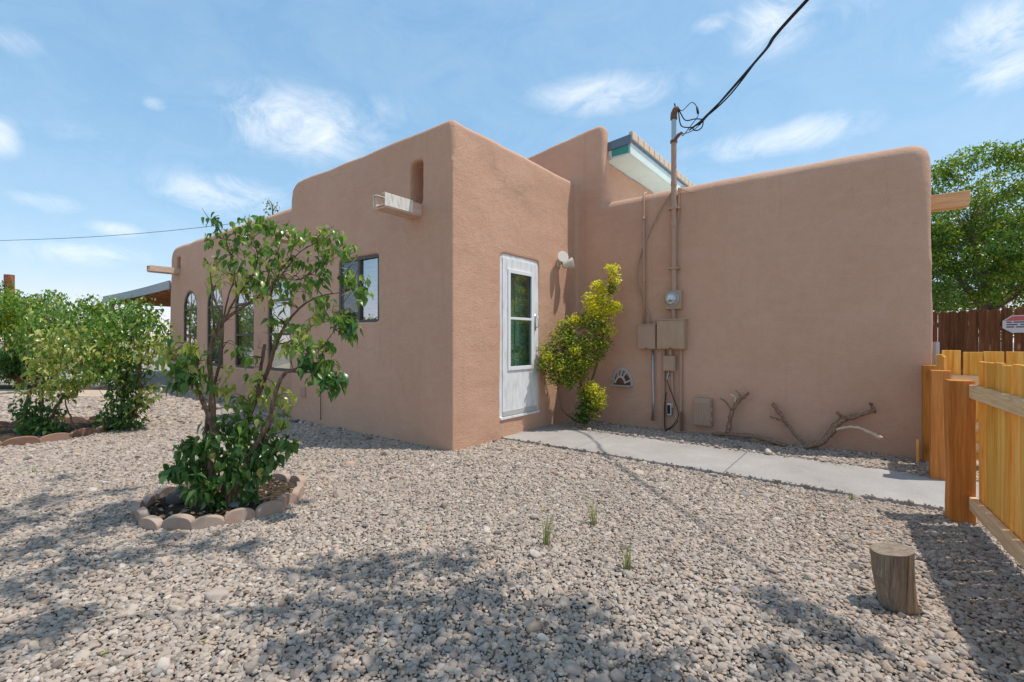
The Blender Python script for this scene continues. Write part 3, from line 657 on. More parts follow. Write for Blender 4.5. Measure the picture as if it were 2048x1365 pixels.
# ribbed utility box
t, w2, h = boxthing('utility_box', 'ribbed beige plastic utility box low on the long wall', 'utility box', -1.825, -2.055, .13, .50, .1, CREAM if False else BOXPINK, .02)
MB().box(-.112, -.101, -w2+.012, w2-.012, .02, h-.02).build('cover', BOXPINK, t, bevel=.008)
for k in range(6):
    y = -w2+.035+k*(2*w2-.07)/5; MB().box(-.119, -.111, y-.008, y+.008, .04, h-.085).build('rib', BOXPINK, t, bevel=.003, segs=1)
MB().box(-.121, -.111, -w2+.035, w2-.035, h-.07, h-.03).build('logo_panel', BOXPINK, t, bevel=.004)
for z in (.08, .2): MB().box(-.09, -.05, -w2-.012, -w2+.005, z, z+.05).build('hinge', BOXPINK, t, bevel=.004)
# hose hanger
t = wtag('hose_hanger', 'half round pale metal hose hanger screwed to the long wall', 'hose hanger', -.79, .60)
HG = mat('hanger_metal', (.5, .46, .42), .6, .2)
m = MB()
def ring(r0, r1, a0, a1, x0, x1, n=14):
    vs = []; fs = []
    for k in range(n+1):
        a = R(a0+(a1-a0)*k/n)
        for r in (r0, r1):
            for x in (x0, x1): vs.append((x, r*math.cos(a), r*math.sin(a)*1.62))
    for k in range(n):
        o = k*4; fs += [(o, o+4, o+6, o+2), (o+1, o+3, o+7, o+5), (o, o+1, o+5, o+4), (o+2, o+6, o+7, o+3)]
    fs += [(0, 2, 3, 1), (n*4, n*4+1, n*4+3, n*4+2)]
    m.add(vs, fs)
ring(.135, .165, 0, 180, -.03, .012); m.build('outer_band', HG, t)
m = MB(); ring(.07, .09, 15, 165, -.10, -.085); m.build('inner_band', HG, t)
for a in (20, 62, 90, 118, 160):
    c, s = math.cos(R(a)), math.sin(R(a))*1.62
    MB().tube([(-.02, .145*c, .145*s), (-.09, .08*c, .08*s)], .012, 6).build('spoke', HG, t)
m = MB(); m.prism([(.15*math.cos(R(a)), .15*math.sin(R(a))*1.0) for a in range(0, 181, 15)], -.012, .0, 'u'); m.build('back_plate', RUST, t)
MB().box(-.10, .0, -.155, .155, -.012, .004).build('shelf', HG, t, bevel=.004)

# twin floodlight on the door wall
t = thing('floodlight', 'twin white floodlight heads on the sunlit wall beside the storm door', 'floodlight', HU(2.22, -.004, 2.40), TH)
MB().lathe([(.055, -.02), (.055, .012), (.04, .022)], 18, Matrix.Rotation(R(90), 4, 'X')).build('mount', CREAM, t)
for (dx, yaw, dz, y_) in ((-.075, -38, .06, -.10), (.06, 35, -.01, -.15)):
    Mh = Matrix.Translation((dx, y_, dz)) @ Matrix.Rotation(R(yaw), 4, 'Z') @ Matrix.Rotation(R(76), 4, 'X')
    hd = MB().lathe([(.02, -.11), (.045, -.10), (.052, -.04), (.083, .045), (.085, .06), (.08, .062)], 22, Mh).build('lamp_head', CREAM, t)
    MB().lathe([(.078, .055), (.06, .060), (.001, .061)], 22, Mh).build('lens', LENS, hd, smooth=True)
    MB().tube([(0, -.01, .0), (dx*.6, y_*.6, dz*.3), Mh @ Vector((0, 0, -.10))], .013, 8).build('arm', CREAM, t)

# crack lines are left to the stucco relief

# ================================================================== FENCES
def picket_mesh(name, w_, h, th, mt, kind, seed):
    rnd = random.Random(seed); j = lambda: rnd.uniform(-.002, .002)
    if kind == 'flat': poly = [(-w_/2+j(), 0), (w_/2+j(), 0), (w_/2+j(), h+j()), (-w_/2+j(), h+j())]
    else: poly = [(-w_/2, 0), (w_/2, 0), (w_/2, h-.035), (w_/2-.02, h-.008), (w_/2-.045, h), (-w_/2+.045, h), (-w_/2+.02, h-.008), (-w_/2, h-.035)]
    return MB().prism(poly, 0, th, 'v').mesh(name, mt, bevel=.0025, segs=1)
PK = [picket_mesh('picket', .141, 1.06, .018, W_PICKET, 'flat', s) for s in range(5)]
def fence_run(t, L, z0=.06, pitch=.153, meshes=PK, ybase=.0, rnd=None, start=0.):
    n = int((L-start)/pitch)
    for k in range(n):
        o = link('picket', rnd.choice(meshes), t); o.location = (start+pitch*(k+.5)+rnd.uniform(-.002, .002), ybase+rnd.uniform(0, .004), z0+rnd.uniform(-.008, .008)); o.rotation_euler = (0, rnd.uniform(-.004, .004), 0)
rnd = random.Random(8)
p1 = Vector((3.10, 3.25, 0)); p1e = Vector((3.10-.54*2.9, 3.25-.842*2.9, 0))
d1 = (p1e-p1).normalized()
# nearest run: local x along the fence toward the camera, local y = the far side
t = thing('picket_fence', 'new yellow pine picket fence with two pale rails beside the tree stump', 'fence', p1, math.atan2(d1.y, d1.x))
POST = lambda: MB().box(-.07, .07, -.07, .07, -.05, .975)
def post_shape(h, seed):
    rnd = random.Random(seed); vs = []; n = 7
    for k in range(n):
        z = -.05+(h+.05)*k/(n-1); dx, dy = rnd.uniform(-.004, .004), rnd.uniform(-.003, .003); w_ = .068+rnd.uniform(-.002, .002)
        vs += [(dx-w_, dy-w_, z), (dx+w_, dy-w_, z), (dx+w_, dy+w_, z), (dx-w_, dy+w_, z)]
    fs = [(4*k+i, 4*k+(i+1) % 4, 4*k+4+(i+1) % 4, 4*k+4+i) for k in range(n-1) for i in range(4)]+[(3, 2, 1, 0), tuple(4*(n-1)+i for i in range(4))]
    return MB().add(vs, fs)
post_shape(.98, 1).build('post', W_POST, t, bevel=.006)
# rails run on the camera side (local +y is away from the sun: check sign by frame below)
side = 1 if Vector((-math.sin(math.atan2(d1.y, d1.x)), math.cos(math.atan2(d1.y, d1.x)), 0)).x > 0 else -1      # +y points to +x world?
for z0, z1 in ((.865, .955), (.11, .20)):
    y0_, y1_ = sorted((side*.03, side*.068)); MB().box(.072, 2.9, y0_, y1_, z0, z1).build('rail', W_RAIL, t, bevel=.004, segs=1)
fence_run(t, 2.9, ybase=side*.07 if side > 0 else -.088, rnd=rnd, start=.10)
post_shape(.98, 5).build('post', W_POST, t, bevel=.006).location = (2.45, 0, 0)
# short run between the house and the gate
pA, pB = HU(2.95-.24, -4.17), HU(1.87, -4.19)
t = thing('fence_section', 'short pine fence section between the long wall and the gate post', 'fence', pB, TH)
L = (pA-pB).length
post_shape(.99, 2).build('post', W_POST, t, bevel=.006)
o = post_shape(1.0, 3).build('post', W_POST, t, bevel=.004); o.location = (L, 0, 0)
for z0, z1 in ((.865, .955), (.11, .20)): MB().box(.072, L-.072, -.03, .008, z0, z1).build('rail', W_RAIL, t, bevel=.004, segs=1)
fence_run(t, L-.06, ybase=-.05, rnd=rnd, start=.07)
o = MB().box(-.02, .02, -.01, .012, -.02, .24).build('wooden_stake', W_PICKET, None, bevel=.003, segs=1); o.location = HU(2.6, -4.08); o.rotation_euler = (0, .03, TH)
tag(o, 'small pale wooden stake standing by the post at the house wall', 'stake')
# open gate
gd = -AX; hp = HU(2.70, -4.27)
t = thing('picket_gate', 'pine picket gate standing open beyond the corner of the long wall', 'gate', hp, math.atan2(gd.y, gd.x))
for z0, z1 in ((.82, .91), (.16, .25)): MB().box(.0, 1.0, -.04, -.002, z0, z1).build('rail', W_RAIL, t, bevel=.004, segs=1)
fence_run(t, 1.03, ybase=.0, rnd=rnd, start=.0, z0=.09, pitch=.152)
m = MB(); m.box(0, 1.16, -.038, -.004, -.04, .04, Matrix.Translation((.0, 0, .27)) @ Matrix.Rotation(R(-29), 4, 'Y')); m.build('brace', W_RAIL, t)
# low section beyond the gate, seen over its top
hp = HU(1.35, -5.1)
# old dark fence
q1, q2 = Vector((7.2, 9.95, 0)), Vector((9.9, 5.02, 0)); d2 = (q2-q1).normalized()
OLD = [picket_mesh('picket', .138, 1.80, .018, W_OLD, 'dog', s) for s in range(3)]
t = thing('old_fence', 'weathered dark brown dog eared picket fence beneath the green tree', 'fence', q1, math.atan2(d2.y, d2.x))
n = int((q2-q1).length/.142)
for k in range(n):
    o = link('picket', rnd.choice(OLD), t); o.location = (.142*k+.07, rnd.uniform(-.004, .004), rnd.uniform(-.03, .02)); o.rotation_euler = (0, rnd.uniform(-.008, .008), 0)
for z in (.3, 1.5): MB().box(0, n*.142, .024, .062, z, z+.09).build('rail', W_OLD, t)
for x in (.55, 2.9, 5.3): MB().box(x, x+.09, .025, .115, 0, 2.0 if x < 1 else 1.75).build('post', W_OLD, t, bevel=.004, segs=1)
# security sign on it
sp = P(2046, 648, 7.62); th = math.atan2(d2.y, d2.x)
# snap the sign to the fence plane
nrm = Vector((d2.y, -d2.x, 0)); 
if nrm.dot(-q1) < 0: nrm = -nrm
ray = Vector(((2046-1024)/F_, 1, 0)); tt = (q1+nrm*.012-Vector((0, 0, 0))).dot(nrm)/ray.dot(nrm); sp = ray*tt; sz = CAMH-(648-683)/F_*tt
t = thing('yard_sign', 'white octagonal yard sign with red top band on the dark fence', 'sign', (sp.x, sp.y, sz-.15), th)
fy = -1 if Vector((-math.sin(th), math.cos(th), 0)).dot(nrm) > 0 else 1
SIGNW = mat('sign_white', (.72, .70, .72), .5); SIGNR = mat('sign_red', (.62, .16, .17), .5); SIGNT = mat('sign_print', (.12, .13, .2), .6)
s_ = -fy
oct_ = [(-.24, .08), (-.13, .0), (.13, .0), (.24, .08), (.24, .20), (.13, .29), (-.13, .29), (-.24, .20)]
MB().prism(oct_, s_*.004, s_*.012, 'v').build('plate', SIGNW, t)
MB().prism([(-.215, .20), (.215, .20), (.12, .275), (-.12, .275)], s_*.0125, s_*.015, 'v').build('red_band', SIGNR, t)
for z0, parts in ((.165, ((-.19, -.13), (-.11, .05), (.07, .18))), (.125, ((-.19, -.06), (-.03, .1))), (.085, ((-.19, -.1), (-.08, .06), (.08, .17)))):
    for a_, b_ in parts: MB().box(a_, b_, min(s_*.0125, s_*.0145), max(s_*.0125, s_*.0145), z0, z0+.022).build('print_line', SIGNT, t)
# thin metal post by the long wall's far corner
o = MB().tube([(0, 0, -.02), (0, 0, 1.24)], .03, 8).build('metal_post', GALV); o.location = HU(3.6, -4.3); tag(o, 'thin grey metal post beyond the corner of the long wall', 'post')
# reddish fence far left under the porch
q1 = HU(3.8, 16.2); t = thing('far_fence', 'reddish brown board fence behind the patio under the porch roof', 'fence', HU(5.5, 15.5), TH+R(90))
RB = [picket_mesh('picket', .15, 1.75, .02, wood('red_board', (.12, .04, .02), (.2, .07, .035), (.26, .1, .05), vary=.25), 'flat', 1)]
for k in range(40):
    o = link('picket', RB[0], t); o.location = (k*.19-1.0, 0, 0)
for z in (.4, 1.4): MB().box(-1.1, 6.6, -.045, -.004, z, z+.09).build('rail', W_OLD, t)

# ================================================================== STUMP
def stump():
    n, k = 28, 9; vs = []; fs = []; rnd = random.Random(2)
    for j in range(k):
        z = -.02+.295*j/(k-1); lean = Vector((-.032, .0, 0))*(j/(k-1))
        for i in range(n):
            a = 2*math.pi*i/n; r = .082+.008*noise.noise(Vector((math.cos(a)*1.4, math.sin(a)*1.4, z*4)))+.006*noise.noise(Vector((math.cos(a)*6, math.sin(a)*6, z*2)))-.010*(1-j/(k-1))
            r += .018*math.exp(-((z-.17)/.03)**2)*max(0, math.cos(a-R(185)))**6
            vs.append(lean+Vector((r*math.cos(a), r*math.sin(a), z+(.012*math.cos(a+.5) if j == k-1 else 0))))
    fs = [(j*n+i, j*n+(i+1) % n, (j+1)*n+(i+1) % n, (j+1)*n+i) for j in range(k-1) for i in range(n)]
    return MB().add(vs, fs+[tuple(range(n-1, -1, -1))]), vs[-n:]
t = thing('tree_stump', 'short weathered grey brown tree stump on the gravel near the fence', 'stump', (1.81, 2.20, 0))
mb_, top = stump(); mb_.build('trunk', W_STUMP, t, smooth=True)
cen = sum(top, Vector())/len(top); m = MB(); vs = [cen+Vector((0, 0, .004))]+[cen+(p-cen)*.55+Vector((0, 0, .006*noise.noise(p*20))) for p in top]+[p for p in top]; n = len(top)
m.add(vs, [(0, 1+i, 1+(i+1) % n) for i in range(n)]+[(1+i, 1+n+i, 1+n+(i+1) % n, 1+(i+1) % n) for i in range(n)])
def _endgrain(nt, b):
    co = objco(nt); wv = nd(nt, 'ShaderNodeTexWave', wave_type='RINGS', rings_direction='Z'); wv.inputs['Scale'].default_value = 18; wv.inputs['Distortion'].default_value = 3; nt.links.new(co, wv.inputs['Vector'])
    c = mixc(nt, .18, ramp(nt, noi(nt, co, 30, 4), [(.3, (.17, .125, .09)), (.7, (.33, .26, .20))]), ramp(nt, wv.outputs[0], [(0., (.14, .1, .07)), (1., (.32, .25, .19))])); nt.links.new(c, b.inputs['Base Color'])
m.build('cut_top', mat('stump_end', (.27, .2, .15), .95, build=_endgrain), t)

# ================================================================== VINE REMAINS
def vine(name, label, base_px, chains, group):
    b = onU(*base_px, U1-.1); base = HU(b.x, b.y, 0); t = thing(name, label, 'dead branch', base, TH, group)
    for nm_, pts, mt in chains:
        q = []
        for (x, y, r, u) in pts:
            p = onU(x, y, U1-u); q.append((Vector((p.x-b.x, p.y-b.y, p.z)), r))
        q = smooth_path(q, 6); q = [(a+Vector((random.uniform(-1, 1), random.uniform(-1, 1), random.uniform(-1, 1)))*.006, r*random.uniform(1.0, 1.5)) for a, r in q]
        MB().tube([a for a, _ in q], [r for _, r in q], 9, jit=.12).build(nm_, mt, t, smooth=True)
G = 'dead vine stems against the long wall'
vine('vine_stem', 'dead gnarled vine stem with short upright fork beside the ribbed box', (1455, 868), [
    ('trunk', [(1425, 868, .012, .10), (1460, 870, .02, .12), (1500, 873, .022, .16), (1540, 882, .024, .2), (1572, 893, .02, .22)], BARK_VINE),
    ('branch', [(1456, 868, .022, .12), (1459, 845, .02, .1), (1466, 820, .02, .1), (1477, 803, .018, .1), (1487, 796, .014, .1), (1496, 788, .011, .1)], BARK_VINE),
    ('twig', [(1484, 798, .01, .1), (1478, 788, .008, .1), (1472, 782, .006, .1)], BARK_VINE),
    ('twig', [(1462, 822, .008, .1), (1452, 805, .009, .12), (1441, 797, .007, .12)], BARK_VINE),
    ('broken_twig', [(1471, 805, .009, .12), (1469, 795, .008, .14), (1460, 790, .008, .15)], PALEWOOD)], G)
vine('vine_stem', 'thin dead vine stem leaning on the long wall between two thicker ones', (1600, 885), [
    ('trunk', [(1608, 888, .014, .14), (1592, 872, .014, .1), (1575, 850, .015, .08), (1560, 828, .017, .08), (1546, 810, .02, .08)], BARK_VINE),
    ('twig', [(1571, 845, .01, .08), (1553, 839, .009, .09), (1540, 834, .007, .1)], BARK_VINE),
    ('twig', [(1547, 812, .008, .08), (1546, 806, .007, .09)], BARK_VINE)], G)
vine('vine_stem', 'thickest dead vine stem with a pale broken stick against the long wall', (1625, 893), [
    ('trunk', [(1612, 896, .02, .2), (1640, 886, .026, .16), (1660, 868, .028, .12), (1675, 848, .026, .1), (1692, 838, .024, .1), (1718, 831, .02, .1), (1750, 822, .018, .1)], BARK_VINE),
    ('branch', [(1748, 823, .014, .1), (1744, 813, .013, .11), (1740, 807, .013, .12)], BARK_VINE),
    ('branch', [(1692, 838, .014, .1), (1682, 832, .013, .12), (1673, 826, .014, .13)], BARK_VINE),
    ('broken_stick', [(1672, 862, .012, .12), (1695, 855, .011, .16), (1720, 857, .012, .2), (1740, 866, .013, .22), (1762, 877, .016, .25)], PALEWOOD)], G)

# ================================================================== PLANTS
def leaf_template(L=.09, W=.06, curl=.25, fold=.25, stations=((0, .0), (.12, .72), (.32, 1.), (.58, .8), (.8, .42), (1., .0))):
    vs = []; fs = []
    for s, wd in stations:
        z = -curl*L*s*s
        if wd == 0: vs.append((s*L, 0, z))
        else:
            h = fold*W*.5*wd
            vs += [(s*L, W*.5*wd, z+h), (s*L, 0, z), (s*L, -W*.5*wd, z+h)]
    k = len(stations)-2
    fs += [(0, 2, 1), (0, 3, 2)]
    for i in range(k-1):
        a = 1+3*i; b = a+3; fs += [(a, a+1, b+1, b), (a+1, a+2, b+2, b+1)]
    a = 1+3*(k-1); e = len(vs)-1; fs += [(a, a+1, e), (a+1, a+2, e)]
    return np.array(vs), fs
TIP = ((0, .0), (.12, .66), (.3, 1.), (.52, .82), (.76, .36), (1., .0))
LEAF = [leaf_template(1, .52, .3, .3, TIP), leaf_template(1, .46, .5, .45, TIP), leaf_template(1, .57, .15, .18, TIP)]
SMALL = [leaf_template(1, .55, .2, .3, ((0, 0), (.35, .95), (.7, .75), (1, 0)))]
def rotmats(rng, n, droop, up_bias=None):
    """random leaf frames: x = along the leaf, z = its upper face"""
    yaw = rng.uniform(0, 2*np.pi, n); pitch = droop[0]+rng.normal(0, droop[1], n); roll = rng.normal(0, .55, n)
    cy, sy, cp, sp, cr, sr = np.cos(yaw), np.sin(yaw), np.cos(pitch), np.sin(pitch), np.cos(roll), np.sin(roll)
    x = np.stack([cy*cp, sy*cp, -sp], 1); yv = np.stack([-sy, cy, 0*cy], 1); z = np.cross(x, yv)
    y2 = yv*cr[:, None]+z*sr[:, None]; z2 = np.cross(x, y2)
    return np.stack([x, y2, z2], 2)          # columns
def leaves_mesh(name, pos, rot, size, mats, midx, temps, rng):
    V = []; Fl = []; Fm = []; base = 0
    which = rng.integers(0, len(temps), len(pos))
    for ti, (tv, tf) in enumerate(temps):
        idx = np.nonzero(which == ti)[0]
        if not len(idx): continue
        v = np.einsum('nij,kj->nki', rot[idx], tv)*size[idx][:, None, None]+pos[idx][:, None, :]
        nvt = len(tv); V.append(v.reshape(-1, 3))
        for j, i in enumerate(idx):
            o = base+j*nvt
            for f in tf: Fl.append([o+a for a in f]); Fm.append(midx[i])
        base += nvt*len(idx)
    me = bpy.data.meshes.new(name); me.from_pydata(np.concatenate(V).tolist(), [], Fl)
    for mt in mats: me.materials.append(mt)
    me.polygons.foreach_set('material_index', Fm); me.polygons.foreach_set('use_smooth', [True]*len(Fl)); return me
def ball(rng, n, c, r, flat=.8, hollow=.35):
    d = rng.normal(size=(n, 3)); d /= np.linalg.norm(d, axis=1)[:, None]; rad = (hollow+(1-hollow)*rng.random(n))**(1/1.5)
    return np.array(c)+d*rad[:, None]*np.array([r, r, r*flat])

# ---- the lilac in the middle bed
rng = np.random.default_rng(11); random.seed(12)
LB = Vector((-2.19, 3.40, 0))
lil = thing('lilac_shrub', 'open branched lilac shrub growing in the round scalloped bed', 'shrub', LB)
def L_(px, py, d): return P(px, py, d)-LB
main = [
    [(420, 1035, 3.40, .036), (421, 960, 3.40, .033), (426, 900, 3.40, .031), (430, 862, 3.40, .030), (418, 832, 3.40, .026), (402, 792, 3.38, .02), (393, 752, 3.36, .017), (396, 705, 3.34, .014), (380, 690, 3.3, .008)],
    [(429, 866, 3.41, .03), (424, 800, 3.42, .027), (420, 720, 3.44, .024), (430, 672, 3.45, .021), (450, 640, 3.46, .018), (490, 612, 3.46, .014), (530, 585, 3.47, .011), (560, 555, 3.47, .008), (600, 505, 3.45, .006), (650, 480, 3.43, .004)],
    [(408, 1035, 3.46, .02), (409, 900, 3.48, .018), (421, 800, 3.5, .017), (441, 720, 3.52, .014), (445, 640, 3.54, .012), (430, 600, 3.54, .008), (424, 560, 3.53, .006), (430, 520, 3.5, .004)],
    [(440, 1035, 3.5, .03), (462, 930, 3.55, .026), (500, 830, 3.58, .024), (530, 760, 3.58, .022), (553, 690, 3.56, .019), (572, 650, 3.54, .015), (605, 612, 3.52, .011), (645, 592, 3.5, .008), (692, 585, 3.48, .004)],
    [(446, 1035, 3.42, .026), (500, 915, 3.4, .023), (535, 850, 3.36, .022), (548, 800, 3.34, .021), (566, 752, 3.33, .018), (598, 735, 3.32, .012), (640, 700, 3.3, .007), (670, 660, 3.28, .004)],
    [(450, 640, 3.46, .012), (470, 600, 3.42, .01), (500, 560, 3.4, .008), (515, 520, 3.4, .006), (505, 470, 3.4, .003)],
    [(445, 645, 3.54, .01), (455, 600, 3.5, .008), (470, 540, 3.46, .006), (445, 470, 3.42, .004), (428, 445, 3.4, .002)],
    [(530, 585, 3.47, .008), (540, 540, 3.5, .006), (560, 490, 3.52, .004), (545, 450, 3.52, .002)],
    [(516, 790, 3.58, .02), (522, 740, 3.6, .018), (530, 690, 3.6, .017)],
    [(560, 555, 3.47, .006), (600, 560, 3.44, .005), (650, 530, 3.42, .003), (690, 505, 3.4, .002)],
    [(553, 690, 3.56, .01), (590, 680, 3.5, .008), (630, 650, 3.45, .005), (690, 640, 3.4, .002)],
    [(575, 745, 3.33, .012), (610, 745, 3.3, .009), (650, 752, 3.27, .005), (670, 770, 3.25, .002)],
    [(402, 792, 3.38, .01), (385, 760, 3.3, .008), (365, 735, 3.24, .005), (345, 720, 3.2, .003)],
    [(430, 672, 3.45, .012), (425, 620, 3.38, .008), (424, 585, 3.36, .007), (421, 545, 3.36, .006)],
]
skel = []
for ch in main:
    q = smooth_path([(L_(x, y, d), r*(.86 if y > 850 else .7)) for x, y, d, r in ch], 5)
    q = [(a+Vector((random.uniform(-1, 1), random.uniform(-1, 1), random.uniform(-1, 1)))*r*.25, r) for a, r in q]
    MB().tube([a for a, _ in q], [r for _, r in q], 9, jit=.08).build('trunk' if ch[0][3] > .025 else 'branch', BARK, lil, smooth=True); skel += [a for a, _ in q]
clusters = [ # px, py, radius px, depth, leaves, kind (0 green 1 pale 2 deep)
    (430, 440, 22, 3.4, 12, 0), (428, 480, 26, 3.42, 14, 0), (470, 470, 36, 3.42, 24, 0), (505, 450, 36, 3.42, 28, 0), (545, 455, 36, 3.5, 28, 0), (580, 470, 30, 3.5, 20, 0),
    (475, 510, 40, 3.45, 28, 0), (520, 500, 42, 3.4, 34, 0), (560, 520, 42, 3.46, 34, 0), (505, 548, 40, 3.38, 28, 0), (550, 565, 40, 3.45, 28, 0),
    (630, 475, 34, 3.43, 26, 0), (665, 480, 36, 3.43, 30, 0), (695, 500, 26, 3.4, 18, 0), (640, 515, 30, 3.42, 18, 0), (600, 530, 28, 3.44, 14, 0),
    (430, 520, 26, 3.5, 16, 1), (455, 545, 34, 3.45, 24, 1), (480, 580, 30, 3.42, 14, 1), (440, 570, 26, 3.5, 10, 1), (520, 590, 36, 3.4, 20, 1), (565, 600, 30, 3.46, 14, 0),
    (600, 570, 30, 3.42, 14, 0), (625, 560, 30, 3.4, 16, 0), (650, 545, 18, 3.4, 9, 2), (645, 605, 32, 3.45, 26, 0), (640, 630, 22, 3.44, 12, 1), (705, 565, 38, 3.4, 30, 0), (728, 590, 24, 3.4, 16, 0), (690, 550, 24, 3.42, 12, 0),
    (685, 640, 34, 3.36, 26, 0), (700, 655, 26, 3.34, 18, 2), (670, 625, 24, 3.4, 12, 1), (590, 655, 26, 3.5, 12, 0), (560, 650, 26, 3.52, 14, 0), (545, 640, 22, 3.54, 10, 0), (575, 700, 24, 3.4, 8, 1),
    (600, 690, 34, 3.32, 24, 0), (635, 690, 36, 3.3, 28, 0), (620, 725, 30, 3.3, 20, 2), (655, 725, 32, 3.28, 26, 0), (665, 760, 30, 3.26, 24, 2), (640, 760, 26, 3.28, 16, 0), (610, 665, 24, 3.34, 12, 1),
    (355, 690, 34, 3.24, 22, 1), (385, 690, 30, 3.26, 16, 1), (345, 725, 36, 3.2, 28, 0), (385, 725, 36, 3.25, 28, 0), (365, 755, 34, 3.24, 26, 2), (405, 760, 30, 3.3, 20, 0), (440, 775, 32, 3.5, 22, 1), (455, 740, 24, 3.5, 10, 1),
    (330, 700, 24, 3.2, 12, 1), (470, 700, 22, 3.55, 7, 0), (500, 715, 20, 3.5, 9, 0), (510, 760, 24, 3.5, 12, 1),
    (480, 800, 34, 3.55, 24, 0), (520, 790, 30, 3.6, 18, 1), (560, 800, 34, 3.5, 22, 1), (540, 770, 26, 3.55, 12, 0),
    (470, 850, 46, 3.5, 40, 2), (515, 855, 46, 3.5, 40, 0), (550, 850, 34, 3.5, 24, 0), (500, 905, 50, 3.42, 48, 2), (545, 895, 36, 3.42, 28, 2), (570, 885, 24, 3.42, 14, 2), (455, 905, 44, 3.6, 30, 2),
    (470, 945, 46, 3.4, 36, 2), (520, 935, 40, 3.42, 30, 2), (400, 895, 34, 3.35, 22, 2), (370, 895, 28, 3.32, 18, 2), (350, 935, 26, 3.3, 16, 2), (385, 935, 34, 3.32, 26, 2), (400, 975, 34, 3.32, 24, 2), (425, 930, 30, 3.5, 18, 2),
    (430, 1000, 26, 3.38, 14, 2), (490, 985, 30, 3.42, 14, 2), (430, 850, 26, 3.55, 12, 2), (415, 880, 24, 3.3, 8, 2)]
POS, ROT, SIZ, MID = [], [], [], []
sk = np.array(skel)
for (x, y, r, d, n, kd) in clusters:
    c = np.array(L_(x, y, d)); rr = r/F_*d
    j = np.argmin(np.linalg.norm(sk-c, axis=1)+.3*np.maximum(0, sk[:, 2]-c[2])); a = Vector(sk[j]); b = Vector(c)
    for q in range(3):
        e = b+Vector(rng.normal(0, rr*.45, 3)); mid_ = a.lerp(e, .5)+Vector(rng.normal(0, .02, 3))+Vector((0, 0, .02)); pth = smooth_path([(a, .0045), (mid_, .003), (e, .0015)], 4)
        if q == 0: tw = MB()
        tw.tube([p_ for p_, _ in pth], [r_ for _, r_ in pth], 5)
    tw.build('twig', BARK, lil)
    n = int(n*(2.3 if kd == 2 else 1.35))
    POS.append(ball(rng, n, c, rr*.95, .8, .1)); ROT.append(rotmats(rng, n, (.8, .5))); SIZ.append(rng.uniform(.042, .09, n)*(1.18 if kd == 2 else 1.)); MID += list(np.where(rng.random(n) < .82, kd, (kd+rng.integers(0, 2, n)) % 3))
POS, ROT, SIZ = np.concatenate(POS), np.concatenate(ROT), np.concatenate(SIZ); MID = np.array(MID)
# the 300 that show largest are leaves of their own, the rest one foliage part
dist = np.linalg.norm(POS+np.array(LB)-np.array((0, 0, CAMH)), axis=1); order = np.argsort(dist/SIZ); single = order[:300]; rest = order[300:]
LM = [L_LILAC, L_PALE, L_DEEP]
m = MB()
for k in range(46):     # bare fine twigs in the open middle
    a = Vector(sk[rng.integers(len(sk)//8, len(sk))])
    if a.z < .95: continue
    e = a+Vector((rng.normal(0, .09), rng.normal(0, .08), abs(rng.normal(.1, .08)))); m.tube([a, a.lerp(e, .5)+Vector(rng.normal(0, .015, 3)), e], [.0035, .0025, .0012], 4)
m.build('twigs', BARK, lil)['kind'] = 'stuff'
crown = link('crown', leaves_mesh('crown', POS[rest], ROT[rest], SIZ[rest], LM, MID[rest], LEAF, rng), lil); crown['kind'] = 'stuff'
lm = {}
for k in range(3):
    for ti, (tv, tf) in enumerate(LEAF):
        me = bpy.data.meshes.new('leaf'); me.from_pydata(tv.tolist(), [], [list(f) for f in tf]); me.materials.append(LM[k]); me.polygons.foreach_set('use_smooth', [True]*len(tf)); lm[k, ti] = me
def single_leaves(idx, POS, ROT, SIZ, MID, par, lm):
    for i in idx:
        o = link('leaf', lm[int(MID[i]), int(rng.integers(0, 3))], par)
        M = np.eye(4); M[:3, :3] = ROT[i]*SIZ[i]; M[:3, 3] = POS[i]; o.matrix_local = Matrix(M.tolist())
single_leaves(single, POS, ROT, SIZ, MID, lil, lm)

# ---- scalloped beds
def bed(name, label, c, r, n, mt, seed, arc=(0, 360), hgt=.10):
    rnd = random.Random(seed); t = thing(name, label, 'garden edging', (c[0], c[1], 0))
    for k in range(n):
        a = R(arc[0]+(arc[1]-arc[0])*(k+.5)/n); rr = r*(1+rnd.uniform(-.04, .04)); wd = 2*math.pi*r*(arc[1]-arc[0])/360/n*.5*1.02
        poly = [(-wd, -.06), (wd, -.06), (wd, hgt*.62)]+[(wd*.97*math.cos(R(q)), hgt*.62+hgt*.5*math.sin(R(q))) for q in range(10, 175, 15)]+[(-wd, hgt*.62)]
        o = MB().prism(poly, -.026, .026, 'v').build('edging_block', mt, t, bevel=.006, segs=2)
        o.location = (rr*math.cos(a), rr*math.sin(a), rnd.uniform(-.012, .01)); o.rotation_euler = (rnd.uniform(-.12, .12), rnd.uniform(-.05, .05), a+R(90)+rnd.uniform(-.06, .06))
    vs = [(0, 0, .045)]; fs = []; m_ = 36
    for q in range(1, 6):
        for i in range(m_):
            a = 2*math.pi*i/m_; rad = (r-.01)*q/5; vs.append((c[0]*0+rad*math.cos(a), rad*math.sin(a), .035+.012*noise.noise(Vector((rad*math.cos(a)*8, rad*math.sin(a)*8, seed)))))
    fs = [(0, 1+i, 1+(i+1) % m_) for i in range(m_)]+[(1+(q-1)*m_+i, 1+q*m_+i, 1+q*m_+(i+1) % m_, 1+(q-1)*m_+(i+1) % m_) for q in range(1, 5) for i in range(m_)]
    o = MB().add(vs, fs).build('soil', SOIL, None, smooth=True); o.location = (c[0], c[1], 0); tag(o, kind='structure')
    return t
BED1 = (-2.2, 3.62, .53); BED2 = (-6.5, 6.25, .95)
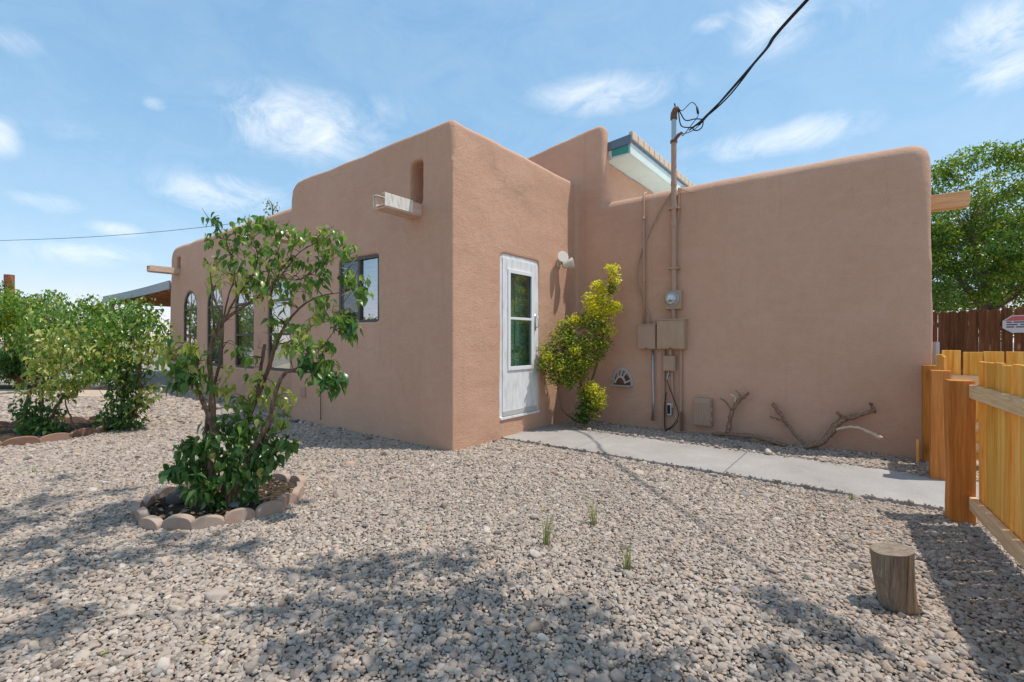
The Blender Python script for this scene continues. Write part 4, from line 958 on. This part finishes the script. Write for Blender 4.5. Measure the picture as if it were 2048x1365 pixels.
bed('scalloped_edging', 'ring of scalloped tan concrete edging blocks round the lilac', BED1[:2], BED1[2], 18, EDGING, 3, hgt=.085)
bed('scalloped_edging', 'low reddish scalloped edging round the bed of the leaning yellowish shrub', BED2[:2], BED2[2], 20, EDGING_RED, 5, hgt=.10)
# litter and stones in the middle bed
n = 420; pr_ = np.sqrt(rng.random(n))*.47; pa = rng.uniform(0, 2*np.pi, n); pos = np.stack([pr_*np.cos(pa), pr_*np.sin(pa), np.full(n, .05)+rng.random(n)*.015], 1)
o = link('leaf_litter', leaves_mesh('leaf_litter', pos, rotmats(rng, n, (0., .25)), rng.uniform(.02, .05, n), [L_DRY, SOIL], rng.integers(0, 2, n), SMALL, rng)); o.location = (BED1[0], BED1[1], 0); tag(o, 'brown dry leaf litter inside the scalloped bed', 'leaf litter', kind='stuff')
def rock(name, label, loc, s, mt, seed, group=None):
    bm = bmesh.new(); bmesh.ops.create_icosphere(bm, subdivisions=3, radius=1)
    for v in bm.verts: v.co = Vector((v.co.x*s[0], v.co.y*s[1], v.co.z*s[2]))*(1+.14*noise.noise(v.co*1.3+Vector((seed, 0, 0))))
    me = bpy.data.meshes.new(name); bm.to_mesh(me); bm.free(); me.materials.append(mt); me.polygons.foreach_set('use_smooth', [True]*len(me.polygons))
    o = link(name, me); o.location = loc; return tag(o, label, 'rock', group)
ROCK = mat('rock', (.33, .30, .28), .9, build=lambda nt, b: nt.links.new(ramp(nt, noi(nt, worldco(nt), 25, 4), [(.3, (.22, .2, .185)), (.7, (.4, .37, .34))]), b.inputs['Base Color']))
rock('rock', 'flat grey stone lying inside the scalloped bed', (-1.99, 3.42, .06), (.075, .05, .025), ROCK, 2)
rock('rock', 'dark upright stone inside the scalloped bed beside the edging', (-2.5, 3.5, .07), (.08, .05, .06), mat('dark_rock', (.10, .085, .08), .9), 7)

# ---- generic shrub of big leaves
def shrub(name, label, base, blobs, stems, mats, leafsize, seed, nsingle=0, temps=LEAF, droop=(.7, .5), bark=BARK, cat='shrub', group=None, hollow=.3, twigs=True, dens=1., pure=.75):
    rg = np.random.default_rng(seed); B = Vector(base); t = thing(name, label, cat, B, 0, group); sk = []
    for s in stems:
        q = smooth_path([(Vector(p)-B, r) for p, r in s], 5); q = [(a+Vector(rg.normal(0, r*.35, 3)), r) for a, r in q]
        MB().tube([a for a, _ in q], [r for _, r in q], 8, jit=.08).build('branch', bark, t, smooth=True); sk += [a for a, _ in q]
    sk = np.array([tuple(p) for p in sk]); pos, rot, siz, mid = [], [], [], []
    tw = MB()
    for (c, r, n, kd, *fl) in blobs:
        n = int(n*dens)
        c = np.array(Vector(c)-B)
        if twigs:
            a = Vector(sk[np.argmin(np.linalg.norm(sk-c, axis=1))])
            for q in range(2):
                e = Vector(c)+Vector(rg.normal(0, r*.5, 3)); tw.tube([a, a.lerp(e, .5)+Vector(rg.normal(0, .03, 3)), e], [.007, .004, .002], 5)
        p = ball(rg, n, c, r, fl[0] if fl else .85, hollow); p[:, 2] = np.maximum(p[:, 2], .06); pos.append(p); rot.append(rotmats(rg, n, droop)); siz.append(rg.uniform(leafsize*.6, leafsize*1.15, n)); mid += list(np.where(rg.random(n) < pure, kd, rg.integers(0, len(mats), n)))
    if twigs and tw.v: o = tw.build('twigs', bark, t); o['kind'] = 'stuff'
    pos, rot, siz = np.concatenate(pos), np.concatenate(rot), np.concatenate(siz); mid = np.array(mid); mid = np.minimum(mid, len(mats)-1)
    od = np.argsort(np.linalg.norm(pos+np.array(B)-np.array((0, 0, CAMH)), axis=1)/siz); s_, r_ = od[:nsingle], od[nsingle:]
    cr = link('crown', leaves_mesh('crown', pos[r_], rot[r_], siz[r_], mats, mid[r_], temps, rg), t); cr['kind'] = 'stuff'
    if nsingle:
        ms = {}
        for k in range(len(mats)):
            for ti, (tv, tf) in enumerate(temps):
                me = bpy.data.meshes.new('leaf'); me.from_pydata(tv.tolist(), [], [list(f) for f in tf]); me.materials.append(mats[k]); me.polygons.foreach_set('use_smooth', [True]*len(tf)); ms[k, ti] = me
        single_leaves(s_, pos, rot, siz, mid, t, ms)
    return t
def bl(L_): return [(P(x, y, d), r/F_*d, n, k) for x, y, r, d, n, k in L_]
def st(L_): return [[(P(x, y, d), r) for x, y, d, r in s] for s in L_]
# leaning yellowish shrub in the red bed
shrub('leaning_shrub', 'leaning shrub with pale yellowish leaves in the reddish edged bed', (-6.28, 6.28, 0),
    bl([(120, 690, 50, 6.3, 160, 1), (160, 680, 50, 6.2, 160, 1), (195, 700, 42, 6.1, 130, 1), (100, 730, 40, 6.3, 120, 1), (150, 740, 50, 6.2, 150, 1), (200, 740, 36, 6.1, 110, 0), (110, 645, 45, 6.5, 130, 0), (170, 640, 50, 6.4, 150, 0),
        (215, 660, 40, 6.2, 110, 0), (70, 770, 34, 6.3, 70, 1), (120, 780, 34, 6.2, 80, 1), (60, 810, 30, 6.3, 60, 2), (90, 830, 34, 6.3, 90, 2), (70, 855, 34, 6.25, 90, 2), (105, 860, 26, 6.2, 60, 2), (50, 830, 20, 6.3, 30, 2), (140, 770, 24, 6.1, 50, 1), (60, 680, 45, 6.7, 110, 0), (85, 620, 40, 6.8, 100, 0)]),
    st([[(50, 880, 6.25, .03), (48, 840, 6.25, .026), (60, 790, 6.3, .022), (90, 740, 6.3, .016), (130, 690, 6.3, .008)], [(90, 870, 6.3, .025), (110, 820, 6.25, .02), (130, 790, 6.2, .016), (170, 720, 6.15, .008)],
        [(155, 865, 6.2, .012), (140, 835, 6.2, .01), (130, 800, 6.2, .007)], [(75, 870, 6.3, .022), (85, 800, 6.35, .016), (80, 700, 6.5, .01), (100, 640, 6.6, .005)]]),
    [L_LILAC, L_PALE, L_DEEP], .078, 31, 120, dens=2.0)
# upright green shrub beside it
shrub('upright_shrub', 'upright dark green shrub with a narrow leafy foot on open gravel', (-5.51, 6.56, 0),
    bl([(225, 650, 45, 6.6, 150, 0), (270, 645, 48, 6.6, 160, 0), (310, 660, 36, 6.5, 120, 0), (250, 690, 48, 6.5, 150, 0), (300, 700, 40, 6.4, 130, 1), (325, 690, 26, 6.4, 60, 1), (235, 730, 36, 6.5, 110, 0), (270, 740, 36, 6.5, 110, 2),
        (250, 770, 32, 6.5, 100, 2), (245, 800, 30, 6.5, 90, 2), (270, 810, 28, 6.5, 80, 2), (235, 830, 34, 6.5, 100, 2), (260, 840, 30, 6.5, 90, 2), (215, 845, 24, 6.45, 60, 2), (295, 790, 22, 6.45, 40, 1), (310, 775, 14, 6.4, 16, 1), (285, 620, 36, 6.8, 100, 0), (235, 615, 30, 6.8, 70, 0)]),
    st([[(240, 865, 6.55, .03), (245, 800, 6.55, .026), (255, 730, 6.55, .02), (265, 660, 6.6, .01)], [(250, 865, 6.5, .022), (280, 800, 6.5, .018), (280, 740, 6.48, .014), (300, 690, 6.45, .007)]]),
    [L_LILAC, L_PALE, L_DEEP], .075, 32, 120, dens=2.0)
# big hedge tree with reddish limbs at the far left
def cloud_blobs(cx, cy, d, wpx, hpx, n, rpx, leaves, seed, kinds=(0, 1, 2), dd=1.2):
    rd = random.Random(seed); out = []
    while len(out) < n:
        a, b = rd.uniform(-1, 1), rd.uniform(-1, 1)
        if a*a+b*b > 1: continue
        out.append((cx+a*wpx, cy+b*hpx, rpx*rd.uniform(.7, 1.2), d+rd.uniform(-dd, dd), leaves, rd.choice(kinds)))
    return out
shrub('hedge_tree', 'large bright green spreading bush with reddish brown limbs behind the shrubs', P(40, 775, 12.5)*Vector((1, 1, 0)).x and Vector((-13.1, 12.5, 0)),
    bl(cloud_blobs(60, 650, 12.3, 120, 52, 26, 30, 170, 3, (0, 0, 1)) + cloud_blobs(-60, 680, 12.3, 90, 75, 16, 30, 130, 4, (0, 2)) + cloud_blobs(120, 640, 12.0, 90, 30, 10, 26, 150, 5, (0, 1)) + cloud_blobs(30, 720, 12.8, 80, 25, 8, 22, 120, 6, (2,)) + cloud_blobs(70, 738, 13.4, 170, 30, 16, 28, 130, 7, (2,))),
    st([[(40, 790, 12.5, .12), (42, 760, 12.5, .1), (60, 735, 12.4, .08), (90, 700, 12.3, .05), (130, 660, 12.2, .03)], [(42, 760, 12.5, .09), (10, 745, 12.4, .07), (-20, 720, 12.4, .05), (-30, 660, 12.4, .03)], [(60, 735, 12.4, .06), (50, 700, 12.3, .05), (60, 660, 12.3, .03)], [(42, 765, 12.5, .06), (80, 755, 12.2, .05), (120, 735, 12.1, .03)]]),
    [L_HEDGE, L_TREE, L_DEEP], .10, 33, 0, dens=1.5, bark=BARK_RED, cat='bush')
shrub('background_bush', 'dense mid green bush filling the gap beside the porch roof', Vector((-11.2, 13.6, 0)),
    bl(cloud_blobs(200, 640, 13.6, 90, 35, 14, 26, 150, 8, (0, 1)) + cloud_blobs(180, 715, 13.8, 80, 35, 10, 24, 110, 9, (1, 2))),
    st([[(190, 775, 13.6, .1), (195, 720, 13.6, .08), (200, 640, 13.6, .03)], [(190, 770, 13.6, .07), (150, 700, 13.6, .04), (140, 640, 13.6, .02)]]), [L_HEDGE, L_TREE, L_DEEP], .11, 34, 0, bark=BARK_RED, cat='bush')
# overgrown pole
o = MB().tube([(0, 0, -.05), (0, 0, 3.45)], .13, 10).build('wooden_pole', W_OLD); o.location = (-16.7, 15.6, 0); tag(o, 'weathered wooden pole rising out of the large green bush', 'pole')
shrub('climbing_vine', 'green vine climbing the weathered wooden pole', Vector((-16.55, 15.4, 0)), [(Vector((-16.6+random.uniform(-.1, .15), 15.4, z)), .25, 60, 0) for z in (1.8, 2.2, 2.6, 2.9, 3.1)],
    [[(Vector((-16.55, 15.4, 0)), .03), (Vector((-16.55, 15.42, 1.5)), .02), (Vector((-16.55, 15.42, 3.1)), .01)]], [L_HEDGE, L_TREE], .11, 35, cat='vine')

TT = Vector((-10.4, 20.5, 0))
shrub('slender_tree', 'thin treetop showing over the parapet behind the house', TT, [(P(538, 408, 20.5), .25, 16, 0), (P(552, 412, 20.5), .25, 14, 0), (P(545, 425, 20.5), .4, 30, 0)],
    [[(TT, .1), (TT+Vector((0, 0, 4.)), .06), (P(545, 425, 20.5), .03), (P(539, 402, 20.5), .01)], [(P(545, 425, 20.5), .02), (P(556, 408, 20.5), .008)]], [L_DEEP, L_TREE], .14, 36, cat='tree')
# ---- golden euonymus in the corner
EU = [(1225, 540, 14, 6.75, 1), (1228, 560, 15, 6.75, 1), (1222, 580, 15, 6.75, 0), (1197, 575, 16, 6.7, 1), (1205, 600, 20, 6.7, 1), (1180, 600, 16, 6.65, 1), (1185, 625, 20, 6.65, 1), (1205, 630, 20, 6.7, 1), (1225, 620, 18, 6.7, 1), (1232, 615, 12, 6.7, 1),
      (1150, 640, 14, 6.65, 1), (1170, 645, 22, 6.65, 0), (1195, 655, 24, 6.65, 0), (1215, 660, 18, 6.7, 1), (1130, 655, 20, 6.65, 0), (1125, 680, 26, 6.6, 0), (1150, 690, 28, 6.6, 0), (1180, 690, 28, 6.65, 0), (1205, 690, 20, 6.7, 0), (1100, 700, 22, 6.6, 0),
      (1100, 730, 26, 6.55, 0), (1125, 725, 28, 6.55, 0), (1150, 730, 26, 6.55, 0), (1175, 725, 22, 6.6, 0), (1110, 755, 22, 6.55, 0), (1135, 755, 20, 6.55, 0), (1160, 750, 18, 6.6, 0), (1095, 715, 14, 6.5, 1), (1118, 735, 12, 6.45, 1), (1200, 715, 12, 6.65, 0), (1140, 770, 14, 6.55, 0),
      (1180, 775, 16, 6.6, 1), (1195, 790, 20, 6.6, 1), (1180, 800, 20, 6.6, 0), (1200, 810, 14, 6.6, 1), (1165, 790, 14, 6.6, 0), (1185, 825, 16, 6.6, 0), (1165, 815, 14, 6.6, 2), (1155, 835, 12, 6.65, 2), (1170, 840, 14, 6.6, 2), (1150, 705, 14, 6.5, 1), (1200, 575, 12, 6.68, 1), (1185, 610, 12, 6.6, 1)]
shrub('golden_shrub', 'upright euonymus shrub with bright yellow tips in the corner by the door', (1.10, 6.95, 0),
    [(P(x, y, d-.1), r/F_*d*1.12, int(r*r*.95), k) for x, y, r, d, k in EU],
    st([[(1168, 848, 6.7, .025), (1165, 790, 6.65, .02), (1150, 720, 6.6, .014), (1140, 660, 6.6, .006)], [(1165, 848, 6.7, .02), (1185, 760, 6.7, .016), (1205, 680, 6.7, .012), (1215, 600, 6.7, .008), (1226, 530, 6.7, .003)], [(1160, 848, 6.7, .012), (1125, 820, 6.6, .01), (1115, 770, 6.55, .006)], [(1170, 845, 6.65, .012), (1195, 800, 6.6, .006)]]),
    [L_EUON, L_YELLOW, L_DEEP], .042, 41, 0, SMALL, droop=(-.3, .5), hollow=.15, pure=.88)
# ---- tree beyond the dark fence
TB = Vector((13.6, 13.2, 0))
bl2 = []
rd = random.Random(17)
for k in range(120):
    while True:
        a = Vector((rd.uniform(-1, 1), rd.uniform(-1, 1), rd.uniform(-1, 1)))
        if .25 < a.length < 1: break
    c = TB+Vector((a.x*3.0, a.y*2.6, 4.05+a.z*2.4)); bl2.append((c, rd.uniform(.32, .62), 170, rd.choice((0, 0, 1, 2)) if a.z < .3 else rd.choice((0, 1, 1)), .6))
for (x, y) in ((1895, 330), (1935, 310), (1975, 300), (2010, 305), (2040, 320), (1880, 345), (1870, 400), (1905, 360), (1950, 330), (2000, 325), (1870, 470), (1885, 540), (1875, 580)): bl2.append((P(x, y, 12.6), .36, 130, 1, .7))
for k in range(70): bl2.append((P(rd.uniform(1850, 2120), 320+290*rd.random()**.8, rd.uniform(12.2, 14.5)), rd.uniform(.35, .55), 150, rd.choice((0, 0, 1, 2)), .7))
shrub('leafy_tree', 'broad leafy green tree standing beyond the dark picket fence', TB, bl2,
    [[(TB, .2), (TB+Vector((-.1, 0, 1.4)), .17), (TB+Vector((-.3, 0, 2.8)), .13), (TB+Vector((-.6, .2, 4.6)), .06)], [(TB+Vector((-.1, 0, 1.4)), .12), (TB+Vector((-1.1, -.3, 2.8)), .09), (TB+Vector((-2.3, -.6, 3.6)), .04)], [(TB+Vector((-.2, 0, 2.0)), .11), (TB+Vector((1.2, -.2, 3.4)), .07), (TB+Vector((1.9, -.3, 4.8)), .04)]],
    [L_TREE, L_HEDGE, L_DEEP], .095, 51, 0, SMALL, cat='tree', droop=(.4, .6), dens=1.7)
# second crown filling behind
TB2 = Vector((19.5, 17.5, 0)); bl3 = []
for k in range(40):
    while True:
        a = Vector((rd.uniform(-1, 1), rd.uniform(-1, 1), rd.uniform(-1, 1)))
        if a.length < 1: break
    bl3.append((TB2+Vector((a.x*4.2, a.y*2, 3.0+a.z*2.4)), rd.uniform(.5, .8), 150, rd.choice((0, 1, 2)), .7))
shrub('leafy_tree', 'darker tree farther off behind the broad leafy tree', TB2, bl3, [[(TB2, .2), (TB2+Vector((0, 0, 2)), .15), (TB2+Vector((.3, 0, 4.2)), .06)], [(TB2+Vector((0, 0, 1.5)), .1), (TB2+Vector((-2, 0, 3.2)), .04)]], [L_TREE, L_DEEP, L_DEEP], .15, 52, 0, SMALL, cat='tree')
# ---- shade tree standing behind the viewpoint: its overhanging boughs dapple the gravel
ST = Vector((2.7, -1.9, 0)); bl4 = []; stems4 = [[(ST, .16), (ST+Vector((-.05, .1, 1.5)), .13), (ST+Vector((-.2, .5, 3.0)), .1), (ST+Vector((-.4, 1.4, 4.2)), .07)]]
hub = ST+Vector((-.4, 1.4, 4.2)); ends = []
shade = [(640, 1150, .20), (760, 1140, .24), (900, 1130, .2), (560, 1230, .18), (700, 1230, .26), (850, 1250, .26), (600, 1310, .2), (950, 1200, .22), (1000, 1290, .26), (1130, 1240, .2), (1180, 1320, .24), (820, 1340, .24), (1300, 1345, .16), (1060, 1350, .2),
         (1530, 1200, .13), (1600, 1240, .16), (1680, 1290, .13), (1560, 1350, .14), (60, 1100, .26), (180, 1060, .22), (20, 1190, .22), (260, 1120, .16), (120, 1250, .14), (-60, 1060, .3), (80, 1010, .2), (20, 1290, .2), (330, 1080, .14), (240, 985, .14), (120, 960, .13), (40, 1050, .22), (210, 1030, .2), (320, 1040, .18), (400, 1095, .15), (160, 1130, .2), (480, 1100, .14), (330, 1000, .15), (600, 1010, .07)]
for x, y, r in shade:
    d = CAMH*F_/(y-683); gp = Vector(((x-1024)/F_*d, d, 0)); z = max(4.2, 1.25+.86*d+.55)+rd.uniform(0., .5); c = gp+S*(z/S.z); bl4.append((c, r*1.15, int(115*(r/.2)**2), rd.choice((0, 1)), .6)); ends.append(c)
done = [hub]
for c in sorted(ends, key=lambda c: (c-hub).length):
    a = min(done, key=lambda q: (q-c).length); done.append(c)
    stems4.append([(a, .02), (a.lerp(c, .5)+Vector((rd.uniform(-.12, .12), rd.uniform(-.12, .12), rd.uniform(0, .15))), .013), (c, .005)])
shrub('shade_tree', 'tall tree with thin overhanging boughs shading the gravel yard', ST, bl4, stems4, [L_TREE, L_HEDGE], .085, 61, 0, SMALL, cat='tree', hollow=.0)

# ---- small grass tufts and weeds
def tuft(name, label, loc, n, h, spread, seed, group, mt=L_GRASS):
    rd = random.Random(seed); m = MB(); t = None
    for k in range(n):
        a = rd.uniform(0, 6.28); hh = h*rd.uniform(.45, 1.); lean = rd.uniform(.05, spread); b = Vector((rd.uniform(-.018, .018), rd.uniform(-.018, .018), -.01)); w_ = rd.uniform(.0022, .004)
        side_ = Vector((-math.sin(a), math.cos(a), 0)); dr = Vector((math.cos(a), math.sin(a), 0)); pts = [b+dr*lean*hh*s*s+Vector((0, 0, hh*s*(1-.15*lean*s))) for s in (0, .35, .7, 1)]
        vs = []
        for i, p in enumerate(pts): q = w_*(1-.85*i/3); vs += [p-side_*q, p+side_*q]
        m.add(vs, [(2*i, 2*i+1, 2*i+3, 2*i+2) for i in range(3)])
    o = m.build(name, mt); o.location = loc; return tag(o, label, 'grass', group)
tuft('grass_tuft', 'widest wispy grass tuft in the open gravel', (.21, 2.84, .0), 34, .27, .75, 1, 'grass tufts in the gravel')
tuft('grass_tuft', 'short dark grass tuft in the gravel nearest the walkway', (.55, 3.18, .0), 30, .25, .5, 2, 'grass tufts in the gravel')
tuft('grass_tuft', 'narrow upright grass tuft in the gravel nearest the stump', (.62, 2.53, .0), 22, .24, .3, 3, 'grass tufts in the gravel')
tuft('weed', 'small leafy green weed at the edge of the concrete walk near the stump', tuple(P(1703, 1003, CAMH*F_/(1003-683)))[:2]+(0,), 22, .085, .8, 4, 'weeds', L_HEDGE)
tuft('weed', 'green weed sprouting in gravel below the leaning shrub bed', tuple(P(65, 950, CAMH*F_/(950-683)))[:2]+(0,), 22, .10, .8, 5, 'weeds', L_HEDGE)
tuft('weed', 'low weed in gravel between lilac and upright shrub', tuple(P(242, 905, CAMH*F_/(905-683)))[:2]+(0,), 14, .08, .9, 6, 'weeds', L_HEDGE)
tuft('weed', 'small weed between the walk and the long wall', tuple(P(1312, 884, CAMH*F_/(884-683)))[:2]+(0,), 14, .07, .9, 7, 'weeds', L_HEDGE)
for i, (x, y) in enumerate(((265, 1220), (245, 1325), (228, 1333))): tuft('weed', ('tiny weed sprig alone among sunlit pebbles before the lilac bed', 'taller of two tiny weed sprigs side by side in the pebbles', 'shorter of two tiny weed sprigs side by side in the pebbles')[i], tuple(P(x, y, CAMH*F_/(y-683)))[:2]+(.01,), 8, (.03, .045, .025)[i], 1., 20+i, 'weeds', L_HEDGE)

rl = np.random.default_rng(5); n = 230; ly = rl.uniform(1.6, 5.2, n); lx = rl.uniform(-1., .75, n)*ly
keep = np.array([not (0 < UV((x, y, 0))[0] and UV((x, y, 0))[1] > -4.2 and UV((x, y, 0))[0] > .8) and math.hypot(x-BED1[0], y-BED1[1]) > .6 and not (UV((x, y, 0))[0] > -.05 and UV((x, y, 0))[1] > 0) for x, y in zip(lx, ly)])
pos = np.stack([lx, ly, rl.uniform(.016, .024, n)], 1)[keep]; n = len(pos)
o = link('leaf_litter', leaves_mesh('leaf_litter', pos, rotmats(rl, n, (0., .2)), rl.uniform(.014, .038, n), [L_DRY, L_PALE], (rl.random(n) < .2).astype(int), SMALL, rl)); tag(o, 'scattered dry fallen leaves on the open gravel', 'leaf litter', kind='stuff')
m = MB()
for k in range(45):
    y = rl.uniform(1.6, 4.); a = Vector((rl.uniform(-.95, .75)*y, y, .018)); an = rl.uniform(0, 6.28); L = rl.uniform(.05, .16)
    b = a+Vector((math.cos(an)*L, math.sin(an)*L, rl.uniform(0, .01))); m.tube([a, a.lerp(b, .5)+Vector((0, 0, .008)), b], .0016, 4)
tag(m.build('twig_litter', L_DRY), 'thin dry straw bits lying on the gravel', 'twigs', kind='stuff')

# ================================================================== GRAVEL (stuff)
def gravel():
    rg = np.random.default_rng(77); pts, scs = [], []
    zones = ((1.05, 2.6, .0145, .0086), (2.6, 4.2, .0138, .0083), (4.2, 7.0, .0172, .0104), (7.0, 13.5, .034, .0208))
    for d0, d1, cell, rad in zones:
        X = np.arange(-1.22*d1-1.4, 1.22*d1+.7, cell); Y = np.arange(d0, d1, cell); gx, gy = np.meshgrid(X, Y); p = np.stack([gx.ravel(), gy.ravel()], 1)
        p += rg.uniform(-.5, .5, p.shape)*cell*.95; p = p[(p[:, 0] < 1.13*p[:, 1]+.7) & (p[:, 0] > -1.13*p[:, 1]-1.4)]
        dx, dy = p[:, 0]-C0.x, p[:, 1]-C0.y; u = dx*BX.x+dy*BX.y; v = dx*AX.x+dy*AX.y
        inh = ((u > -.0) & (v > .0) & (v < 3.58)) | ((u > .68) & (v >= 3.5)) | ((u > U1) & (v > -4.2) & (v < .1)) | ((u > .3) & (v > 11.2)) | ((u > -1.3) & (v > 12.9))
        je = rg.exponential(.016, len(p)); inw = (u > PU0-.006+je*.5) & (u < PU1+.01-je*1.6) & (v < .05) & (v > -6.3)
        inw |= (u > PU0) & (u < 2.2-.4*np.clip(-v, 0, 1)) & (v < .05) & (v > -.4)
        inb = (np.hypot(p[:, 0]-BED1[0], p[:, 1]-BED1[1]) < BED1[2]-.02) | (np.hypot(p[:, 0]-BED2[0], p[:, 1]-BED2[1]) < BED2[2]-.02)
        inp = (p[:, 0] < -8.9) & (p[:, 1] > 10.3) | (np.hypot(p[:, 0]-1.815, p[:, 1]-2.19) < .085)
        far = (p[:, 1] > 6.2) & (p[:, 0] > 5.2)
        p = p[~(inh | inw | inb | inp | far)]
        onw = (u > PU0-.006) & (u < PU1+.01) & (v < .05) & (v > -6.3); onw = onw[~(inh | inw | inb | inp | far)]
        k = np.exp(rg.normal(0, .32, len(p))); k = np.where(rg.random(len(p)) < .03, k*1.6, k)
        k *= .95; pts.append(np.column_stack([p, rad*.3*k+rg.uniform(-.3, .75, len(p))*rad+.005*(1+np.sin(p[:, 0]*2.3+1)*np.sin(p[:, 1]*3.1))+np.where(onw, .034, 0)])); scs.append(rad*k)
    pts = np.concatenate(pts); scs = np.concatenate(scs); n = len(pts)
    me = bpy.data.meshes.new('gravel'); me.vertices.add(n); me.vertices.foreach_set('co', pts.ravel())
    at = me.attributes.new('sz', 'FLOAT_VECTOR', 'POINT'); s3 = np.stack([scs*rg.uniform(.95, 1.45, n), scs*rg.uniform(.8, 1.1, n), scs*rg.uniform(.5, .85, n)], 1); at.data.foreach_set('vector', s3.ravel())
    at = me.attributes.new('rt', 'FLOAT_VECTOR', 'POINT'); r3 = np.stack([rg.normal(0, .3, n), rg.normal(0, .3, n), rg.uniform(0, 6.28, n)], 1); at.data.foreach_set('vector', r3.ravel())
    at = me.attributes.new('pk', 'INT', 'POINT'); at.data.foreach_set('value', rg.integers(0, 8, n).astype(np.int32))
    me.materials.append(PEBBLE); o = link('gravel', me); tag(o, 'beige and grey river pebbles covering the whole yard', 'gravel', kind='stuff')
    ng = bpy.data.node_groups.new('pebbles', 'GeometryNodeTree'); ng.interface.new_socket('Geometry', in_out='INPUT', socket_type='NodeSocketGeometry'); ng.interface.new_socket('Geometry', in_out='OUTPUT', socket_type='NodeSocketGeometry')
    N = ng.nodes.new; L = ng.links.new; gi, go = N('NodeGroupInput'), N('NodeGroupOutput')
    join = N('GeometryNodeJoinGeometry')
    for k in range(8):
        ic = N('GeometryNodeMeshIcoSphere'); ic.inputs['Radius'].default_value = 1.; ic.inputs['Subdivisions'].default_value = 3
        po = N('GeometryNodeInputPosition'); tx = N('ShaderNodeTexNoise'); tx.inputs['Scale'].default_value = .75; tx.inputs['Detail'].default_value = 1.5; ad = N('ShaderNodeVectorMath'); ad.operation = 'ADD'; ad.inputs[1].default_value = (k*7.3, k*3.1, 1.7*k); L(po.outputs[0], ad.inputs[0]); L(ad.outputs[0], tx.inputs['Vector'])
        sb = N('ShaderNodeVectorMath'); sb.operation = 'SUBTRACT'; sb.inputs[1].default_value = (.5, .5, .5); L(tx.outputs[1], sb.inputs[0]); sc_ = N('ShaderNodeVectorMath'); sc_.operation = 'SCALE'; sc_.inputs['Scale'].default_value = 1.1; L(sb.outputs[0], sc_.inputs[0])
        sp = N('GeometryNodeSetPosition'); L(ic.outputs[0], sp.inputs[0]); L(sc_.outputs[0], sp.inputs['Offset']); ss = N('GeometryNodeSetShadeSmooth'); L(sp.outputs[0], ss.inputs[0])
        sm = N('GeometryNodeSetMaterial'); sm.inputs['Material'].default_value = PEBBLE; L(ss.outputs[0], sm.inputs[0]); gt = N('GeometryNodeGeometryToInstance'); L(sm.outputs[0], gt.inputs[0]); L(gt.outputs[0], join.inputs[0])
    def attr(nm_, ty):
        a = N('GeometryNodeInputNamedAttribute'); a.data_type = ty; a.inputs[0].default_value = nm_; return a.outputs[0]
    ip = N('GeometryNodeInstanceOnPoints'); L(gi.outputs[0], ip.inputs['Points']); L(join.outputs[0], ip.inputs['Instance']); ip.inputs['Pick Instance'].default_value = True
    L(attr('pk', 'INT'), ip.inputs['Instance Index']); e2r = N('FunctionNodeEulerToRotation'); L(attr('rt', 'FLOAT_VECTOR'), e2r.inputs[0]); L(e2r.outputs[0], ip.inputs['Rotation']); L(attr('sz', 'FLOAT_VECTOR'), ip.inputs['Scale'])
    L(ip.outputs[0], go.inputs[0]); md = o.modifiers.new('pebbles', 'NODES'); md.node_group = ng
    return n
print('pebbles', gravel())
